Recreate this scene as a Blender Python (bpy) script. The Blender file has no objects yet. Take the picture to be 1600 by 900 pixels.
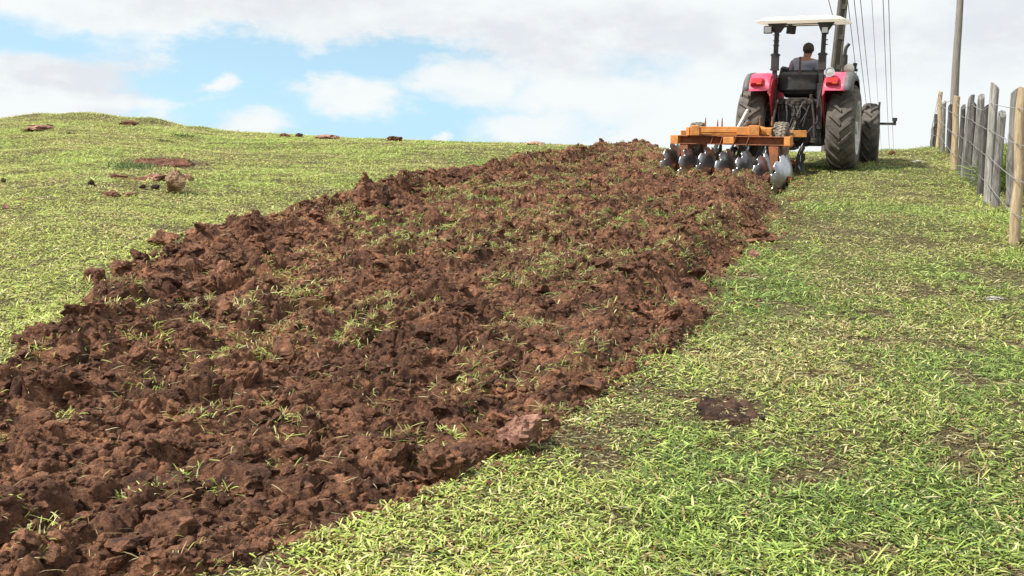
import bpy, bmesh, math, random
import numpy as np
from mathutils import Vector, Matrix, Euler

R = math.radians
random.seed(7)
rng = np.random.default_rng(7)
scene = bpy.context.scene
col = scene.collection

# ------------------------------------------------------------------ camera
F = 1715.0                      # focal length in pixels of the 1600 px wide photograph
PITCH = R(9.3)
cam_d = bpy.data.cameras.new('camera')
cam = bpy.data.objects.new('camera', cam_d); col.objects.link(cam)
cam_d.sensor_width = 36.0
cam_d.lens = 36.0 * F / 1600.0
cam_d.clip_start = 0.05; cam_d.clip_end = 3000
cam.location = (0, 0, 0)
cam.rotation_euler = (R(90) - PITCH, 0, 0)
scene.camera = cam

# ------------------------------------------------------------------ exposure, sun, sky
scene.view_settings.view_transform = 'Standard'
scene.view_settings.look = 'None'
scene.view_settings.gamma = 1.0
scene.view_settings.exposure = 0.8
try: scene.view_settings.use_curve_mapping = False
except Exception: pass

SUN_EL, SUN_AZ = R(54), R(-108)         # azimuth from +Y, clockwise: left and a little behind the camera
sun_d = bpy.data.lights.new('sun', 'SUN'); sun_d.energy = 4.3; sun_d.angle = R(1.5)
sun_d.color = (1.0, 0.95, 0.88)
sun = bpy.data.objects.new('sun', sun_d); col.objects.link(sun)
sdir = Vector((math.sin(SUN_AZ) * math.cos(SUN_EL), math.cos(SUN_AZ) * math.cos(SUN_EL), math.sin(SUN_EL)))
sun.rotation_euler = (-sdir).to_track_quat('-Z', 'Y').to_euler()
sun.location = sdir * 50


class NT:
    """tiny node-tree builder"""
    def __init__(s, tree): s.t = tree; s.n = tree.nodes; s.l = tree.links
    def set(s, inp, v):
        if isinstance(v, bpy.types.NodeSocket): s.l.new(v, inp)
        elif v is not None:
            if isinstance(v, (tuple, list)) and len(v) == 3 and inp.type == 'RGBA': v = (*v, 1)
            inp.default_value = v
    def node(s, typ, **kw):
        nd = s.n.new(typ)
        for k, v in kw.items():
            if k == 'ins':
                for kk, vv in v.items(): s.set(nd.inputs[kk], vv)
            else: setattr(nd, k, v)
        return nd
    def m(s, op, a, b=None, c=None, clamp=False):
        nd = s.n.new('ShaderNodeMath'); nd.operation = op; nd.use_clamp = clamp
        s.set(nd.inputs[0], a)
        if b is not None: s.set(nd.inputs[1], b)
        if c is not None: s.set(nd.inputs[2], c)
        return nd.outputs[0]
    def mix(s, f, a, b, blend='MIX'):
        nd = s.n.new('ShaderNodeMix'); nd.data_type = 'RGBA'; nd.blend_type = blend
        s.set(nd.inputs[0], f); s.set(nd.inputs[6], a); s.set(nd.inputs[7], b)
        return nd.outputs[2]
    def noise(s, vec, scale, detail=4, rough=0.55, dist=0.0):
        nd = s.n.new('ShaderNodeTexNoise')
        if vec is not None: s.l.new(vec, nd.inputs['Vector'])
        nd.inputs['Scale'].default_value = scale; nd.inputs['Detail'].default_value = detail
        nd.inputs['Roughness'].default_value = rough; nd.inputs['Distortion'].default_value = dist
        return nd
    def smooth(s, v, a, b):
        nd = s.n.new('ShaderNodeMapRange'); nd.interpolation_type = 'SMOOTHSTEP'
        s.set(nd.inputs[0], v); nd.inputs[1].default_value = a; nd.inputs[2].default_value = b
        return nd.outputs[0]


w = bpy.data.worlds.new('World'); scene.world = w; w.use_nodes = True
w.node_tree.nodes.clear(); T = NT(w.node_tree)
tc = T.node('ShaderNodeTexCoord'); dirv = tc.outputs['Generated']
sep = T.node('ShaderNodeSeparateXYZ'); T.l.new(dirv, sep.inputs[0])
dx, dy, dz = sep.outputs
az = T.m('ARCTAN2', dx, dy)
el = T.m('ARCSINE', dz)
# sky: sampled just above the horizon for directions that dip below it (the hill falls away)
zc = T.m('ADD', T.m('MAXIMUM', dz, 0.0), 0.30)
comb = T.node('ShaderNodeCombineXYZ', ins={0: dx, 1: dy, 2: zc})
sky = T.node('ShaderNodeTexSky', sky_type='NISHITA')
sky.sun_disc = False; sky.sun_elevation = SUN_EL; sky.sun_rotation = SUN_AZ
sky.air_density = 1.0; sky.dust_density = 0.6; sky.ozone_density = 1.5
T.l.new(comb.outputs[0], sky.inputs['Vector'])
# cloud coordinates: azimuth / elevation, warped
ae = T.node('ShaderNodeCombineXYZ', ins={0: az, 1: T.m('MULTIPLY', el, 1.9), 2: 0.0})
wn = T.noise(ae.outputs[0], 9.0, 6, 0.62)
wsep = T.node('ShaderNodeSeparateColor'); T.l.new(wn.outputs['Color'], wsep.inputs[0])
az2 = T.m('MULTIPLY_ADD', T.m('SUBTRACT', wsep.outputs[0], 0.5), 0.11, az)
el2 = T.m('MULTIPLY_ADD', T.m('SUBTRACT', wsep.outputs[1], 0.5), 0.06, el)
fn = T.noise(ae.outputs[0], 24.0, 9, 0.66).outputs['Fac']
def pe(px, row):
    return math.atan((px - 800) / F), math.atan((170 - row) / F)
def blob(px, row, rx, ry, soft=0.5):
    a, e = pe(px, row)
    A = T.m('DIVIDE', T.m('SUBTRACT', az2, a), rx / F)
    B = T.m('DIVIDE', T.m('SUBTRACT', el2, e), ry / F)
    r = T.m('SQRT', T.m('ADD', T.m('MULTIPLY', A, A), T.m('MULTIPLY', B, B)))
    r = T.m('ADD', r, T.m('MULTIPLY', T.m('SUBTRACT', fn, 0.5), 1.25))
    return T.m('SUBTRACT', 1.0, T.smooth(r, 1 - soft, 1 + soft * 0.6))
def union(L):
    o = L[0]
    for q in L[1:]: o = T.m('MAXIMUM', o, q)
    return o
holes = union([blob(380, 115, 170, 56, .35), blob(600, 118, 200, 50, .35), blob(520, 180, 280, 55, .35), blob(760, 195, 200, 46, .4),
               blob(20, 66, 90, 30, .7), blob(110, 78, 110, 22, .7), blob(300, 195, 110, 30, .6), blob(985, 118, 70, 26, .7), blob(800, 135, 40, 18, .9)])
puffs = union([blob(560, 148, 92, 34, .45), blob(372, 133, 26, 15, .6), blob(740, 125, 90, 30, .5), blob(840, 200, 95, 34, .6),
               blob(690, 216, 22, 10, .6), blob(400, 196, 50, 14, .8), blob(930, 150, 170, 52, .5)])
zen = T.noise(dirv, 2.2, 6, 0.6).outputs['Fac']
gap_hi = T.m('MULTIPLY', T.smooth(zen, 0.56, 0.66), T.smooth(el, 0.22, 0.4))      # some blue higher up
hole = T.m('MAXIMUM', T.m('MULTIPLY', holes, T.m('SUBTRACT', 1.0, puffs)), T.m('MULTIPLY', gap_hi, 0.8))
# cloud brightness
greys = union([blob(900, 62, 420, 50, .8), blob(150, 118, 150, 38, .45), blob(1300, 80, 260, 40, .9), blob(420, 10, 240, 50, .8),
               blob(1560, 60, 130, 60, .9), blob(230, 185, 120, 20, .8)])
gn = T.noise(ae.outputs[0], 14.0, 6, 0.6).outputs['Fac']
g2 = T.m('MULTIPLY', greys, T.smooth(gn, 0.25, 0.6))
white = (0.532, 0.556, 0.562); grey = (0.445, 0.465, 0.495)
cloud = T.mix(g2, white, grey)
cloud = T.mix(T.m('MULTIPLY', T.smooth(gn, 0.5, 0.75), 0.35), cloud, (0.49, 0.53, 0.55))
skyc = T.node('ShaderNodeVectorMath', operation='MULTIPLY', ins={0: sky.outputs[0], 1: (1.85, 1.78, 1.34)})
bg1 = T.node('ShaderNodeBackground', ins={0: skyc.outputs[0], 1: 0.10})
bg2 = T.node('ShaderNodeBackground', ins={0: cloud, 1: 1.0})
mx = T.node('ShaderNodeMixShader')
T.l.new(hole, mx.inputs[0]); T.l.new(bg2.outputs[0], mx.inputs[1]); T.l.new(bg1.outputs[0], mx.inputs[2])
wo = T.node('ShaderNodeOutputWorld'); T.l.new(mx.outputs[0], wo.inputs[0])

# ------------------------------------------------------------------ noise in numpy
def h2(ix, iy, seed):
    a = (ix.astype(np.int64) * 374761393 + iy.astype(np.int64) * 668265263 + seed * 2147483647 + 12345) & 0xFFFFFFFF
    a = ((a ^ (a >> 13)) * 1274126177) & 0xFFFFFFFF
    a = ((a ^ (a >> 16)) * 2246822519) & 0xFFFFFFFF
    a = a ^ (a >> 15)
    return (a & 0xFFFFFF) / float(0x1000000)
def vn(x, y, seed=0):
    x0 = np.floor(x); y0 = np.floor(y); fx = x - x0; fy = y - y0
    fx = fx * fx * fx * (fx * (fx * 6 - 15) + 10); fy = fy * fy * fy * (fy * (fy * 6 - 15) + 10)
    a = h2(x0, y0, seed); b = h2(x0 + 1, y0, seed); c = h2(x0, y0 + 1, seed); d = h2(x0 + 1, y0 + 1, seed)
    return (a * (1 - fx) + b * fx) * (1 - fy) + (c * (1 - fx) + d * fx) * fy
def fbm(x, y, seed=0, oct=4, gain=0.5):
    s = 0; a = 1.0; t = 0
    for o in range(oct):
        ca, sa = math.cos(o * 1.1 + .4), math.sin(o * 1.1 + .4); k = 2.03 ** o
        s = s + a * vn((x * ca - y * sa) * k + o * 17.3, (x * sa + y * ca) * k - o * 9.1, seed + o)
        t += a; a *= gain
    return s / t - 0.5
def worley(x, y, seed=0):
    x0 = np.floor(x); y0 = np.floor(y)
    f1 = np.full(x.shape, 9.0); f2 = f1.copy(); i1 = np.zeros(x.shape); j1 = i1.copy(); ddx = i1.copy(); ddy = i1.copy()
    for i in (-1, 0, 1):
        for j in (-1, 0, 1):
            cx = x0 + i; cy = y0 + j
            ex = cx + 0.15 + 0.7 * h2(cx, cy, seed) - x; ey = cy + 0.15 + 0.7 * h2(cx, cy, seed + 50) - y
            d = np.sqrt(ex * ex + ey * ey); m = d < f1
            f2 = np.where(m, f1, np.minimum(f2, d))
            f1 = np.where(m, d, f1); i1 = np.where(m, cx, i1); j1 = np.where(m, cy, j1)
            ddx = np.where(m, ex, ddx); ddy = np.where(m, ey, ddy)
    return f1, f2, i1, j1, ddx, ddy
def sstep(v, a, b):
    t = np.clip((v - a) / (b - a), 0, 1); return t * t * (3 - 2 * t)

# ------------------------------------------------------------------ the lie of the land (camera eye at the origin)
TAB = np.array([(-0.692, .0457, 26.), (-0.461, .0463, 26.), (-0.403, .0491, 26.), (-0.346, .0446, 26.), (-0.26, .0368, 25.),
                (-0.173, .0342, 24.), (-0.058, .0323, 23.), (0.058, .0312, 22.), (0.174, .029, 21.), (0.261, .0299, 20.),
                (0.348, .0310, 19.5), (0.394, .029, 21.), (0.463, .0285, 24.), (0.693, .0303, 26.)])
US = np.linspace(-1, 1, 401); KER = np.hanning(17); KER /= KER.sum()
_A = np.convolve(np.pad(np.interp(US, TAB[:, 0], TAB[:, 1]), 8, 'edge'), KER, 'valid')
_Y = np.convolve(np.pad(np.interp(US, TAB[:, 0], TAB[:, 2]), 8, 'edge'), KER, 'valid')
def hbase(x, y):
    u = x / np.maximum(y, 6); a = np.interp(u, US, _A); ys = np.interp(u, US, _Y); c = .006
    t = np.maximum(0, y - ys); tm = (a + .08) / (2 * c)
    q = np.where(t < tm, c * t * t, c * tm * tm + (a + .08) * (t - tm))
    return -1.6 + a * y - q
BUMPS = [(5.45, 9.4, .55, 1.3, .20), (9.5, 24.2, 1.0, 2.0, .10), (-11.2, 29.5, 1.2, 1.2, .14), (-9.5, 29.6, .5, 1.0, .12),
         (-12.9, 30.0, .5, 1.0, .10), (-8.2, 29.3, .35, .8, .08), (-7.1, 29.0, 2.0, 1.0, .05)]
def gh(x, y):
    x = np.asarray(x, float); y = np.asarray(y, float)
    z = hbase(x, y) + fbm(x / 2.6, y / 2.6, 3, 3) * .09 + fbm(x / .5, y / .5, 9, 3) * .035
    for bx, by, rx, ry, hh in BUMPS:
        z = z + hh * np.exp(-((x - bx) / rx) ** 2 - ((y - by) / ry) ** 2)
    return z
def g1(x, y): return float(gh(np.array([x]), np.array([y]))[0])
CP, SP = math.cos(PITCH), math.sin(PITCH)
def at(px, row):
    """point of the ground seen along a direction (a surveyor's sight line)"""
    u = (px - 800) / F; v = (450 - row) / F
    d = np.array([u, CP + v * SP, -SP + v * CP]); t = np.linspace(2.5, 34, 4000)
    p = d[:, None] * t; below = p[2] < gh(p[0], p[1])
    i = int(below.argmax()) if below.any() else int((p[2] - gh(p[0], p[1])).argmin())
    return Vector((p[0][i], p[1][i], float(gh(p[0][i:i + 1], p[1][i:i + 1])[0])))
def sight(px, row, y):
    """point at forward distance y on a sight line"""
    u = (px - 800) / F; v = (450 - row) / F
    d = Vector((u, CP + v * SP, -SP + v * CP)); return d * (y / d.y)

# ploughed strip: left and right borders x(y)
RB = np.array([(2.0, -2.3), (3.09, -1.35), (3.38, -.95), (3.75, -.56), (4.14, -.22), (4.68, .14), (5.6, .5), (6.39, .95), (7.81, 1.43), (9.29, 1.97),
               (11.92, 2.9), (15.24, 3.85), (17.6, 4.55), (18.3, 4.6), (18.75, 2.85), (21.0, 3.05), (24.0, 3.35), (28, 3.4), (40, 3.4)])
LB = np.array([(2.0, -3.2), (4.4, -2.85), (5.52, -2.62), (6.96, -2.72), (8.94, -2.85), (10.45, -2.72), (12.51, -2.25), (15.58, -1.40),
               (17.75, -.55), (21.38, 1.15), (25.0, 2.7), (28, 3.1), (40, 3.3)])
YEND = 29.0
def xR(y): return np.interp(y, RB[:, 0], RB[:, 1])
def xL(y): return np.interp(y, LB[:, 0], LB[:, 1])
HD = R(19)
def edge(x, y):
    """signed distance inside the ploughed strip, with a ragged border; also the plain ones"""
    n = fbm(x / .55, y / .55, 21, 3) * .36 + fbm(x / .16, y / .16, 22, 2) * .10
    dr = (xR(y) - x) * .95; dl = (x - xL(y)) * .95
    d = np.minimum(np.minimum(dr + n * .8, dl + n * 1.5), (YEND - y))
    return d, dr, dl

# ------------------------------------------------------------------ materials
def newmat(name):
    m = bpy.data.materials.new(name); m.use_nodes = True; m.node_tree.nodes.clear()
    return m, NT(m.node_tree)
def finish(t, bsdf, disp=None):
    o = t.node('ShaderNodeOutputMaterial'); t.l.new(bsdf, o.inputs[0])
def pbr(name, c1, c2=None, rough=.6, metal=0, scale=8, dust=0, dustc=(.22, .13, .08), bump=.0, bscale=60, stretch=None, coat=0, thr=(.35, .65), drough=None):
    m, t = newmat(name)
    tcn = t.node('ShaderNodeTexCoord'); v = tcn.outputs['Object']
    if stretch:
        mp = t.node('ShaderNodeMapping'); t.l.new(v, mp.inputs[0]); mp.inputs['Scale'].default_value = stretch; v = mp.outputs[0]
    c = c1
    if c2 is not None:
        n = t.noise(v, scale, 6, .6)
        c = t.mix(t.smooth(n.outputs['Fac'], *thr), c1, c2)
    rg = rough
    if dust:
        n2 = t.noise(v, scale * 1.7, 7, .65, .3)
        f = t.m('MULTIPLY', t.smooth(n2.outputs['Fac'], .38, .68), dust)
        c = t.mix(f, c, dustc); rg = t.m('MULTIPLY_ADD', f, .9 - rough, rough)
    b = t.node('ShaderNodeBsdfPrincipled', ins={'Base Color': c, 'Roughness': rg, 'Metallic': metal, 'Coat Weight': coat})
    if bump:
        n3 = t.noise(v, bscale, 5, .6)
        bp = t.node('ShaderNodeBump', ins={'Strength': bump, 'Distance': .01, 'Height': n3.outputs['Fac']})
        t.l.new(bp.outputs[0], b.inputs['Normal'])
    finish(t, b.outputs[0]); return m

def soil_mat(name, mul=1.0):
    m, t = newmat(name)
    v = t.node('ShaderNodeNewGeometry').outputs['Position']
    a = t.noise(v, 1.1, 5, .6).outputs['Fac']; b_ = t.noise(v, 9, 6, .65).outputs['Fac']; c_ = t.noise(v, 55, 5, .7).outputs['Fac']
    c = t.mix(t.smooth(a, .35, .65), (.114, .052, .029), (.195, .092, .052))
    c = t.mix(t.m('MULTIPLY', t.smooth(b_, .5, .72), .75), c, (.235, .115, .068))
    c = t.mix(t.m('MULTIPLY', t.smooth(b_, .48, .3), .7), c, (.055, .025, .016))
    c = t.mix(t.m('MULTIPLY', t.smooth(c_, .56, .72), .55), c, (.34, .19, .12))
    d_ = t.noise(v, 130, 4, .75).outputs['Fac']
    c = t.mix(t.m('MULTIPLY', t.smooth(d_, .50, .36), .65), c, (.035, .016, .010))
    c = t.mix(t.m('MULTIPLY', t.smooth(d_, .60, .72), .5), c, (.36, .22, .14))
    for sc_, lo_, hi_ in ((5.0, .72, 1.35), (13.0, .68, 1.42), (34.0, .7, 1.4)):
        wv = t.node('ShaderNodeVectorMath', operation='ADD', ins={0: v, 1: t.node('ShaderNodeVectorMath', operation='SCALE', ins={0: t.noise(v, sc_ * 1.7, 3, .6).outputs['Color'], 'Scale': .9 / sc_}).outputs[0]}).outputs[0]
        vo = t.node('ShaderNodeTexVoronoi', ins={'Vector': wv, 'Scale': sc_})
        sr = t.node('ShaderNodeSeparateColor', ins={0: vo.outputs['Color']})
        k_ = t.m('MULTIPLY_ADD', sr.outputs[0], hi_ - lo_, lo_)
        kc = t.node('ShaderNodeCombineColor', ins={0: k_, 1: k_, 2: t.m('MULTIPLY_ADD', k_, .9, .1)})
        c = t.mix(1.0, c, kc.outputs[0], 'MULTIPLY')
    if mul != 1: c = t.mix(1.0, c, (mul, mul, mul), 'MULTIPLY')
    b = t.node('ShaderNodeBsdfPrincipled', ins={'Base Color': c, 'Roughness': .93, 'Specular IOR Level': .25})
    n1 = t.noise(v, 38, 6, .7); n2 = t.noise(v, 160, 4, .7)
    h = t.m('ADD', n1.outputs['Fac'], t.m('MULTIPLY', n2.outputs['Fac'], .35))
    bp = t.node('ShaderNodeBump', ins={'Strength': 1.0, 'Distance': .032, 'Height': h}); t.l.new(bp.outputs[0], b.inputs['Normal'])
    finish(t, b.outputs[0]); return m
M = {}
M['soil'] = soil_mat('soil')
def clod_mat(name, c1, c2):
    m, t = newmat(name)
    v = t.node('ShaderNodeTexCoord').outputs['Object']
    mp = t.node('ShaderNodeMapping'); t.l.new(v, mp.inputs[0]); mp.inputs['Scale'].default_value = (1, 1, 2.6)
    a = t.noise(mp.outputs[0], 7, 7, .65, .4).outputs['Fac']
    c = t.mix(t.smooth(a, .38, .62), c1, c2)
    b = t.node('ShaderNodeBsdfPrincipled', ins={'Base Color': c, 'Roughness': .92, 'Specular IOR Level': .25})
    n1 = t.noise(mp.outputs[0], 30, 6, .7)
    bp = t.node('ShaderNodeBump', ins={'Strength': .9, 'Distance': .02, 'Height': n1.outputs['Fac']}); t.l.new(bp.outputs[0], b.inputs['Normal'])
    finish(t, b.outputs[0]); return m
M['clod_pink'] = clod_mat('dry_pink_clod', (.15, .07, .048), (.36, .20, .145))
M['clod_red'] = clod_mat('red_clod', (.085, .036, .021), (.21, .10, .06))
M['clod_dark'] = clod_mat('dark_clod', (.022, .013, .009), (.085, .045, .030))
M['clod_tan'] = clod_mat('tan_clod', (.15, .085, .05), (.42, .28, .17))
M['stone'] = clod_mat('grey_stone', (.20, .19, .17), (.5, .48, .44))

# turf ground below the blades
m, t = newmat('turf')
v = t.node('ShaderNodeNewGeometry').outputs['Position']
a = t.noise(v, .9, 5, .6).outputs['Fac']; b_ = t.noise(v, 14, 6, .7).outputs['Fac']; c_ = t.noise(v, 60, 4, .7).outputs['Fac']
c = t.mix(t.smooth(b_, .35, .6), (.050, .030, .019), (.105, .095, .040))
c = t.mix(t.m('MULTIPLY', t.smooth(c_, .5, .72), .7), c, (.27, .24, .12))
c = t.mix(t.m('MULTIPLY', t.smooth(a, .45, .7), .4), c, (.10, .12, .035))
b = t.node('ShaderNodeBsdfPrincipled', ins={'Base Color': c, 'Roughness': .95, 'Specular IOR Level': .2})
bp = t.node('ShaderNodeBump', ins={'Strength': 1.0, 'Distance': .03, 'Height': t.m('ADD', b_, c_)}); t.l.new(bp.outputs[0], b.inputs['Normal'])
finish(t, b.outputs[0]); M['turf'] = m

# grass blades: colour per blade
m, t = newmat('grass_blade')
at_ = t.node('ShaderNodeAttribute', attribute_name='Col')
b = t.node('ShaderNodeBsdfPrincipled', ins={'Base Color': at_.outputs['Color'], 'Roughness': .55, 'Specular IOR Level': .35})
tr = t.node('ShaderNodeBsdfTranslucent', ins={0: at_.outputs['Color']})
ms = t.node('ShaderNodeMixShader', ins={0: .32}); t.l.new(b.outputs[0], ms.inputs[1]); t.l.new(tr.outputs[0], ms.inputs[2])
finish(t, ms.outputs[0]); M['blade'] = m

M['pink'] = pbr('faded_red_paint', (.66, .045, .115), (.72, .09, .17), rough=.38, scale=3, dust=.3, dustc=(.55, .22, .2), coat=.2)
M['red'] = pbr('red_paint', (.42, .012, .03), (.5, .03, .05), rough=.4, scale=3, dust=.25, dustc=(.3, .1, .07), coat=.2)
M['rubber'] = pbr('tyre_rubber', (.045, .042, .038), (.09, .078, .064), rough=.85, scale=5, dust=.75, dustc=(.155, .132, .108), bump=.3, bscale=30)
M['rubber_worn'] = pbr('dusty_small_tyre', (.10, .085, .07), (.17, .14, .11), rough=.9, scale=12, dust=.6, dustc=(.32, .26, .2))
M['trim'] = pbr('grey_plastic_trim', (.06, .065, .065), (.10, .10, .10), rough=.6, scale=6, dust=.4, dustc=(.18, .16, .14))
M['black'] = pbr('black_steel', (.012, .013, .014), (.03, .03, .03), rough=.5, scale=7, dust=.45, dustc=(.07, .05, .04))
M['blackmat'] = pbr('black_vinyl', (.012, .0125, .013), (.025, .026, .027), rough=.7, scale=9, dust=.2, dustc=(.10, .09, .08))
M['greasy'] = pbr('greasy_steel', (.025, .025, .025), (.07, .062, .055), rough=.5, metal=.4, scale=14, dust=.6, dustc=(.13, .09, .06))
M['lightsteel'] = pbr('worn_steel', (.35, .33, .3), (.18, .16, .14), rough=.45, metal=.6, scale=12, dust=.4, dustc=(.25, .18, .12))
M['rim'] = pbr('silver_rim', (.62, .62, .6), (.42, .41, .38), rough=.4, metal=.3, scale=6, dust=.3, dustc=(.3, .22, .16))
M['white_lamp'] = pbr('white_fibreglass', (.80, .79, .72), (.74, .71, .58), rough=.5, scale=3, dust=.15, dustc=(.5, .45, .3))
m, t = newmat('white_fibreglass_roof')       # thin moulded sheet that lets some sun through
b = t.node('ShaderNodeBsdfPrincipled', ins={'Base Color': (.82, .81, .75), 'Roughness': .5})
tr = t.node('ShaderNodeBsdfTranslucent', ins={0: (.85, .84, .78, 1)})
ms = t.node('ShaderNodeMixShader', ins={0: .5}); t.l.new(b.outputs[0], ms.inputs[1]); t.l.new(tr.outputs[0], ms.inputs[2])
finish(t, ms.outputs[0]); M['white'] = m
M['chrome'] = pbr('chrome', (.85, .85, .85), rough=.12, metal=1)
M['lens_red'] = pbr('red_lens', (.40, .01, .015), (.3, .01, .01), rough=.25, scale=4)
M['lens_orange'] = pbr('orange_lens', (.55, .13, .02), rough=.25)
M['lens_clear'] = pbr('clear_lens', (.55, .57, .56), rough=.15, metal=.3)
M['orange'] = pbr('worn_orange_paint', (.55, .20, .035), (.66, .29, .07), rough=.6, scale=6, dust=.6, dustc=(.28, .12, .05), bump=.15)
M['orange_rust'] = pbr('rusted_orange_paint', (.36, .11, .03), (.20, .075, .035), rough=.7, scale=7, dust=.7, dustc=(.12, .05, .03), bump=.2)
M['disc'] = pbr('polished_disc_steel', (.60, .62, .66), (.34, .35, .38), rough=.30, metal=1, scale=5, dust=.22, dustc=(.13, .08, .055), thr=(.4, .7))
M['cap'] = pbr('dark_cap_cloth', (.045, .042, .035), (.07, .06, .05), rough=.9, scale=30)
M['skin'] = pbr('skin', (.34, .19, .12), (.34, .17, .11), rough=.6, scale=9)
M['shirt'] = pbr('grey_shirt_cloth', (.24, .26, .31), (.30, .32, .37), rough=.9, scale=5, bump=.5, bscale=9)
M['trousers'] = pbr('dark_trousers', (.03, .04, .07), (.05, .06, .09), rough=.9, scale=8)
M['boots'] = pbr('boots', (.05, .03, .02), rough=.8)
M['wood_grey'] = pbr('weathered_grey_wood', (.10, .095, .088), (.27, .255, .235), rough=.9, scale=5, stretch=(9, 9, .8), dust=.5, dustc=(.09, .085, .07), bump=.9, bscale=14)
M['wood_light'] = pbr('silver_grey_wood', (.22, .21, .195), (.40, .38, .355), rough=.9, scale=5, stretch=(9, 9, .8), dust=.4, dustc=(.14, .12, .10), bump=.9, bscale=14)
M['wood_dark'] = pbr('dark_grey_wood', (.05, .047, .042), (.13, .12, .11), rough=.9, scale=5, stretch=(9, 9, .8), dust=.4, dustc=(.05, .045, .035), bump=.9, bscale=14)
M['wood_tan'] = pbr('tan_debarked_wood', (.36, .28, .17), (.50, .41, .27), rough=.85, scale=5, stretch=(7, 7, .9), dust=.6, dustc=(.24, .13, .07), bump=.6, bscale=14)
M['concrete'] = pbr('dark_weathered_concrete', (.085, .075, .06), (.13, .115, .09), rough=.9, scale=5, dust=.5, dustc=(.07, .065, .055), bump=.4, bscale=30)
M['concrete_in'] = pbr('stained_concrete', (.075, .066, .053), (.11, .097, .077), rough=.95, scale=6, dust=.5, dustc=(.06, .055, .045))
M['polewood'] = pbr('grey_pole_wood', (.16, .145, .125), (.26, .24, .21), rough=.9, scale=5, stretch=(9, 9, .5), bump=.4)
M['wire'] = pbr('galvanised_wire', (.38, .38, .37), (.26, .25, .24), rough=.5, metal=.6, scale=20)
M['cable'] = pbr('power_cable', (.30, .31, .32), rough=.6)
M['straw'] = pbr('dry_straw', (.45, .33, .18), rough=.8)

# ------------------------------------------------------------------ object helpers
def setp(o, label=None, cat=None, group=None, kind=None):
    if label: o['label'] = label
    if cat: o['category'] = cat
    if group: o['group'] = group
    if kind: o['kind'] = kind
    return o
def link_mesh(name, me, mat, parent=None):
    o = bpy.data.objects.new(name, me); col.objects.link(o)
    for mm in (mat if isinstance(mat, (list, tuple)) else [mat]): me.materials.append(mm)
    if parent: o.parent = parent
    return o
def empty(name, loc=(0, 0, 0), rot=(0, 0, 0), s=1.0):
    o = bpy.data.objects.new(name, None); col.objects.link(o); o.location = loc; o.rotation_euler = rot; o.scale = (s, s, s)
    o.empty_display_size = .2; return o
def np_mesh(name, verts, quads=None, tris=None, colors=None, smooth=False):
    me = bpy.data.meshes.new(name); nv = len(verts)
    nq = 0 if quads is None else len(quads); nt = 0 if tris is None else len(tris)
    me.vertices.add(nv); me.vertices.foreach_set('co', np.asarray(verts, np.float32).ravel())
    loops = []
    if nq: loops.append(np.asarray(quads, np.int32).ravel())
    if nt: loops.append(np.asarray(tris, np.int32).ravel())
    L = np.concatenate(loops); me.loops.add(len(L)); me.loops.foreach_set('vertex_index', L)
    me.polygons.add(nq + nt)
    st = np.concatenate([np.arange(nq) * 4, nq * 4 + np.arange(nt) * 3]).astype(np.int32)
    me.polygons.foreach_set('loop_start', st)
    me.polygons.foreach_set('use_smooth', np.full(nq + nt, smooth))
    if colors is not None:
        ca = me.color_attributes.new('Col', 'FLOAT_COLOR', 'POINT')
        ca.data.foreach_set('color', np.asarray(colors, np.float32).ravel())
    me.update(calc_edges=True); me.validate()
    return me
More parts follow.
